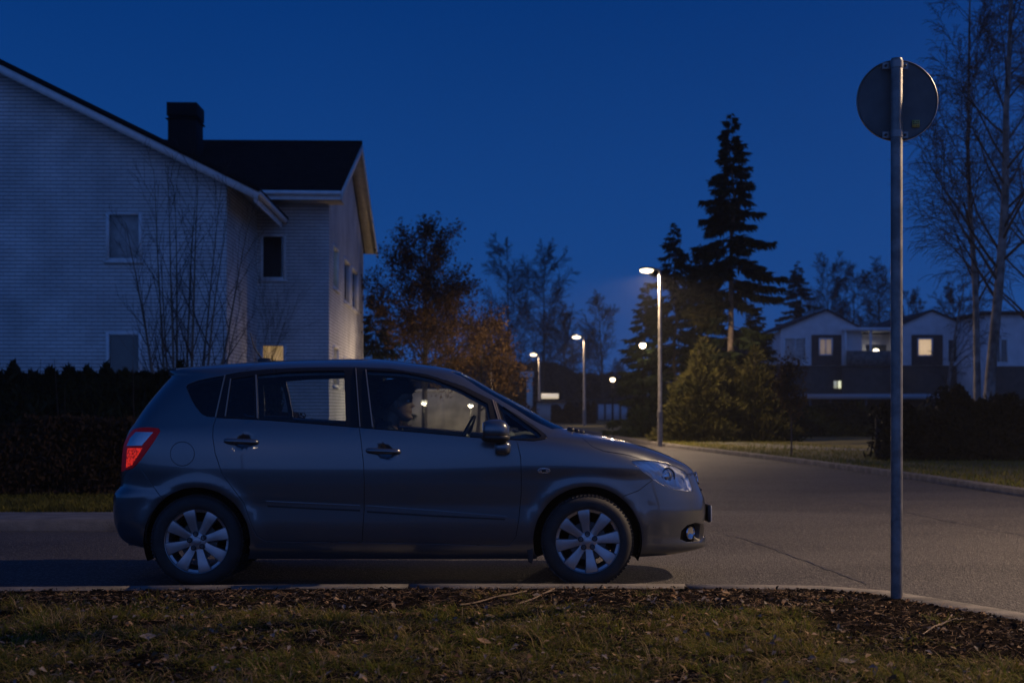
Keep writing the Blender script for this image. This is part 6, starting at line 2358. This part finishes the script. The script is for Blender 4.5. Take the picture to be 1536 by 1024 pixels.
# hair: cap of the skull with a short fringe, tapering at the nape
V, Fc = lofthead()
n = 56
keep = []
hv = V.copy()
cen = np.array([-.01, 0, .12])
rr_ = np.random.default_rng(9)
for i, p in enumerate(V):
    x, y, z = p
    line = .168 - .05 * 0 if x > .035 else (.168 - (.035 - x) * 1.0 if x > -.035 else max(.046, .098 - (-.035 - x) * .62))
    if abs(y) > .045 and -.035 < x < .03:
        line = min(line, .112 + (x + .035) * .8)
    k = z - line
    d = (p - cen) / np.linalg.norm(p - cen)
    amt = np.clip(k / .03, -1, 1)
    grow_ = (.006 + .016 * max(0, amt) + .012 * np.clip((z - .17) / .05, 0, 1) + (.010 if x > .03 and z > .17 else 0)) if k > 0 else -.010
    hv[i] = p + d * (grow_ + rr_.normal(0, .0022) * (k > 0))
hm = MB().add(place(hv), Fc)
# loose locks along the fringe and crown
for _ in range(420):
    i = rr_.integers(0, len(V))
    if hv[i][2] > V[i][2] - 1 and np.linalg.norm(hv[i] - cen) > np.linalg.norm(V[i] - cen) + .006:
        d = (hv[i] - cen) / np.linalg.norm(hv[i] - cen)
        t = d * .4 + np.array([.6 if V[i][0] > -.02 else -.5, rr_.normal(0, .3), -.25 if V[i][0] < 0 else .1])
        t /= np.linalg.norm(t)
        a = hv[i] - d * .004
        P = place(np.array([a, a + t * .012, a + t * .024 - np.array([0, 0, .003])]))
        hm.tube([tuple(q) for q in P], [.0045, .004, .0012], 5)
hair = hm.build('hair', HAIR, per, smooth=60)
# jacket: a loose shell over torso and arms, stand-up collar
jk = MB()
jk.sell(tuple((chest + hip) / 2 + np.array([-.03, 0, .03])), (.142, .212, .285), (.85, .72), (36, 22), Matrix.Rotation(R(-10), 4, 'Y'))
jk.sell((-.905, PY, 1.005), (.122, .235, .095), (.9, .85), (32, 16), Matrix.Rotation(R(-12), 4, 'Y'))
for s in (-1, 1):
    sh = np.array([-.905, PY + s * .20, 1.02])
    el = np.array([-.70, PY + s * .265, .80])
    wr = np.array([-.50, PY + s * .195, .935])
    limb(jk, [sh, sh * .5 + el * .5, el, el * .5 + wr * .5, wr], [.086, .076, .062, .056, .044])
jo = jk.build('jacket', JACKET, per, smooth=0)
rm = jo.modifiers.new('join', 'REMESH')
rm.mode, rm.voxel_size, rm.use_smooth_shade = 'VOXEL', .009, True
sm_ = jo.modifiers.new('soften', 'SMOOTH')
sm_.factor, sm_.iterations = .5, 6
tx = bpy.data.textures.new('folds', 'CLOUDS')
tx.noise_scale = .06
dm = jo.modifiers.new('folds', 'DISPLACE')
dm.texture, dm.strength, dm.mid_level = tx, .014, .5
co = MB()
cc = neck_base + np.array([.012, 0, .035])
tlt = Matrix.Rotation(R(14), 4, 'Y')
w_ = np.linspace(0, 2 * PI, 40, endpoint=False)
rows = []
for (rx, ry, z) in ((.125, .135, -.05), (.112, .112, .0), (.104, .098, .035), (.106, .098, .062), (.098, .090, .064), (.092, .086, .03), (.09, .085, -.03)):
    for a in w_:
        q = Vector((rx * math.cos(a), ry * math.sin(a), z + (.012 * math.sin(3 * a) if z > .03 else 0) - (.03 if math.cos(a) > .3 else 0) * (z > 0)))
        rows.append(tuple(tlt @ q + Vector(cc)))
k = len(w_)
co.add(rows, [(j * k + i, j * k + (i + 1) % k, (j + 1) * k + (i + 1) % k, (j + 1) * k + i) for j in range(6) for i in range(k)])
co.build('collar', JACKET, per, smooth=60)
for s in (-1, 1):
    lg = MB()
    hp = hip + np.array([.0, s * .09, -.03])
    kn = np.array([-.33, PY + s * .12, .68])
    an_ = np.array([-.11, PY + s * .11, .44])
    limb(lg, [hp, hp * .5 + kn * .5, kn, kn * .5 + an_ * .5, an_], [.105, .092, .072, .066, .055])
    lg.build('trouser_leg', TROUS, per, smooth=60)
    sh_ = MB().sell(tuple(an_ + np.array([.10, 0, -.035])), (.13, .047, .045), (.8, .8), (20, 10))
    sh_.build('shoe', BLACK, per, smooth=60)
for s in (-1, 1):
    e = place(np.array([.066, s * .033, .121]))
    ey = MB().sell(tuple(e), (.0125, .0135, .0115), (1, 1), (16, 10)).build('eye', mat('eye_white', (.35, .33, .31), .3), per, smooth=60)
    MB().sell(tuple(e + np.array([.0115, 0, 0])), (.003, .006, .006), (1, 1), (12, 6)).build('iris', mat('iris_dark', (.03, .02, .015), .2), ey, smooth=60)
# ================================================================= camera, sky
S = bpy.context.scene
cam = bpy.data.objects.new('camera', bpy.data.cameras.new('camera'))
C.objects.link(cam)
cam.location = (0, 0, CH)
cam.rotation_euler = (R(90), 0, 0)
cam.data.lens = 50
cam.data.sensor_width = 36
cam.data.shift_y = 100 / 1536
cam.data.clip_end = 3000
cam.data.dof.use_dof = True
cam.data.dof.focus_distance = 9.6
cam.data.dof.aperture_fstop = 2.8
cam.data.dof.aperture_blades = 9
S.camera = cam
# thin evening haze
hz = MB().bb(-430, 430, -210, 570, -1.5, 21).build('haze', bpy.data.materials.new('haze'))
tag(hz, kind='stuff')
hm_ = hz.data.materials[0]
hm_.use_nodes = True
hn = hm_.node_tree
hn.nodes.remove(hn.nodes['Principled BSDF'])
pv_ = hn.nodes.new('ShaderNodeVolumePrincipled')
pv_.inputs['Color'].default_value = (.85, .88, .95, 1)
pv_.inputs['Density'].default_value = .0005
pv_.inputs['Anisotropy'].default_value = .2
hn.links.new(pv_.outputs[0], hn.nodes['Material Output'].inputs['Volume'])
W = bpy.data.worlds.new('World')
S.world = W
W.use_nodes = True
nt = W.node_tree
bg = nt.nodes['Background']
tc = nt.nodes.new('ShaderNodeTexCoord')
sx = nt.nodes.new('ShaderNodeSeparateXYZ')
nt.links.new(tc.outputs['Generated'], sx.inputs[0])
rp = nt.nodes.new('ShaderNodeValToRGB')
cr = rp.color_ramp
cr.elements[0].position = 0.
cr.elements[0].color = (.0125, .069, .262, 1)
cr.elements[1].position = .5
cr.elements[1].color = (.0013, .0255, .135, 1)
e = cr.elements.new(.12)
e.color = (.0060, .0555, .240, 1)
e = cr.elements.new(.28)
e.color = (.0016, .0340, .178, 1)
nt.links.new(sx.outputs['Z'], rp.inputs['Fac'])
nz = nt.nodes.new('ShaderNodeTexNoise')
nz.inputs['Scale'].default_value = 2.2
nz.inputs['Detail'].default_value = 3
nt.links.new(tc.outputs['Generated'], nz.inputs['Vector'])
mr = nt.nodes.new('ShaderNodeMapRange')
mr.inputs['To Min'].default_value = .88
mr.inputs['To Max'].default_value = 1.12
nt.links.new(nz.outputs['Fac'], mr.inputs['Value'])
mx = nt.nodes.new('ShaderNodeVectorMath')
mx.operation = 'SCALE'
nt.links.new(rp.outputs['Color'], mx.inputs[0])
nt.links.new(mr.outputs['Result'], mx.inputs['Scale'])
# the afterglow: the sky behind the camera is brighter and greyer
mg = nt.nodes.new('ShaderNodeMapRange')
mg.interpolation_type = 'SMOOTHSTEP'
mg.inputs['From Min'].default_value = .35
mg.inputs['From Max'].default_value = -.75
nt.links.new(sx.outputs['Y'], mg.inputs['Value'])
r3 = nt.nodes.new('ShaderNodeValToRGB')
r3.color_ramp.elements[0].color = (.092, .205, .62, 1)
r3.color_ramp.elements[1].color = (.008, .056, .25, 1)
r3.color_ramp.elements[1].position = .75
nt.links.new(sx.outputs['Z'], r3.inputs['Fac'])
mm = nt.nodes.new('ShaderNodeMix')
mm.data_type = 'RGBA'
nt.links.new(mg.outputs['Result'], mm.inputs[0])
nt.links.new(mx.outputs['Vector'], mm.inputs[6])
nt.links.new(r3.outputs['Color'], mm.inputs[7])
nt.links.new(mm.outputs[2], bg.inputs['Color'])
bg.inputs['Strength'].default_value = 1.0
S.view_settings.view_transform = 'Standard'
S.view_settings.look = 'None'
S.view_settings.exposure = 0
S.view_settings.gamma = 1
S.cycles.use_denoising = True
S.cycles.max_bounces = 8
S.cycles.transparent_max_bounces = 12
S.cycles.sample_clamp_indirect = 4
S.cycles.blur_glossy = .5
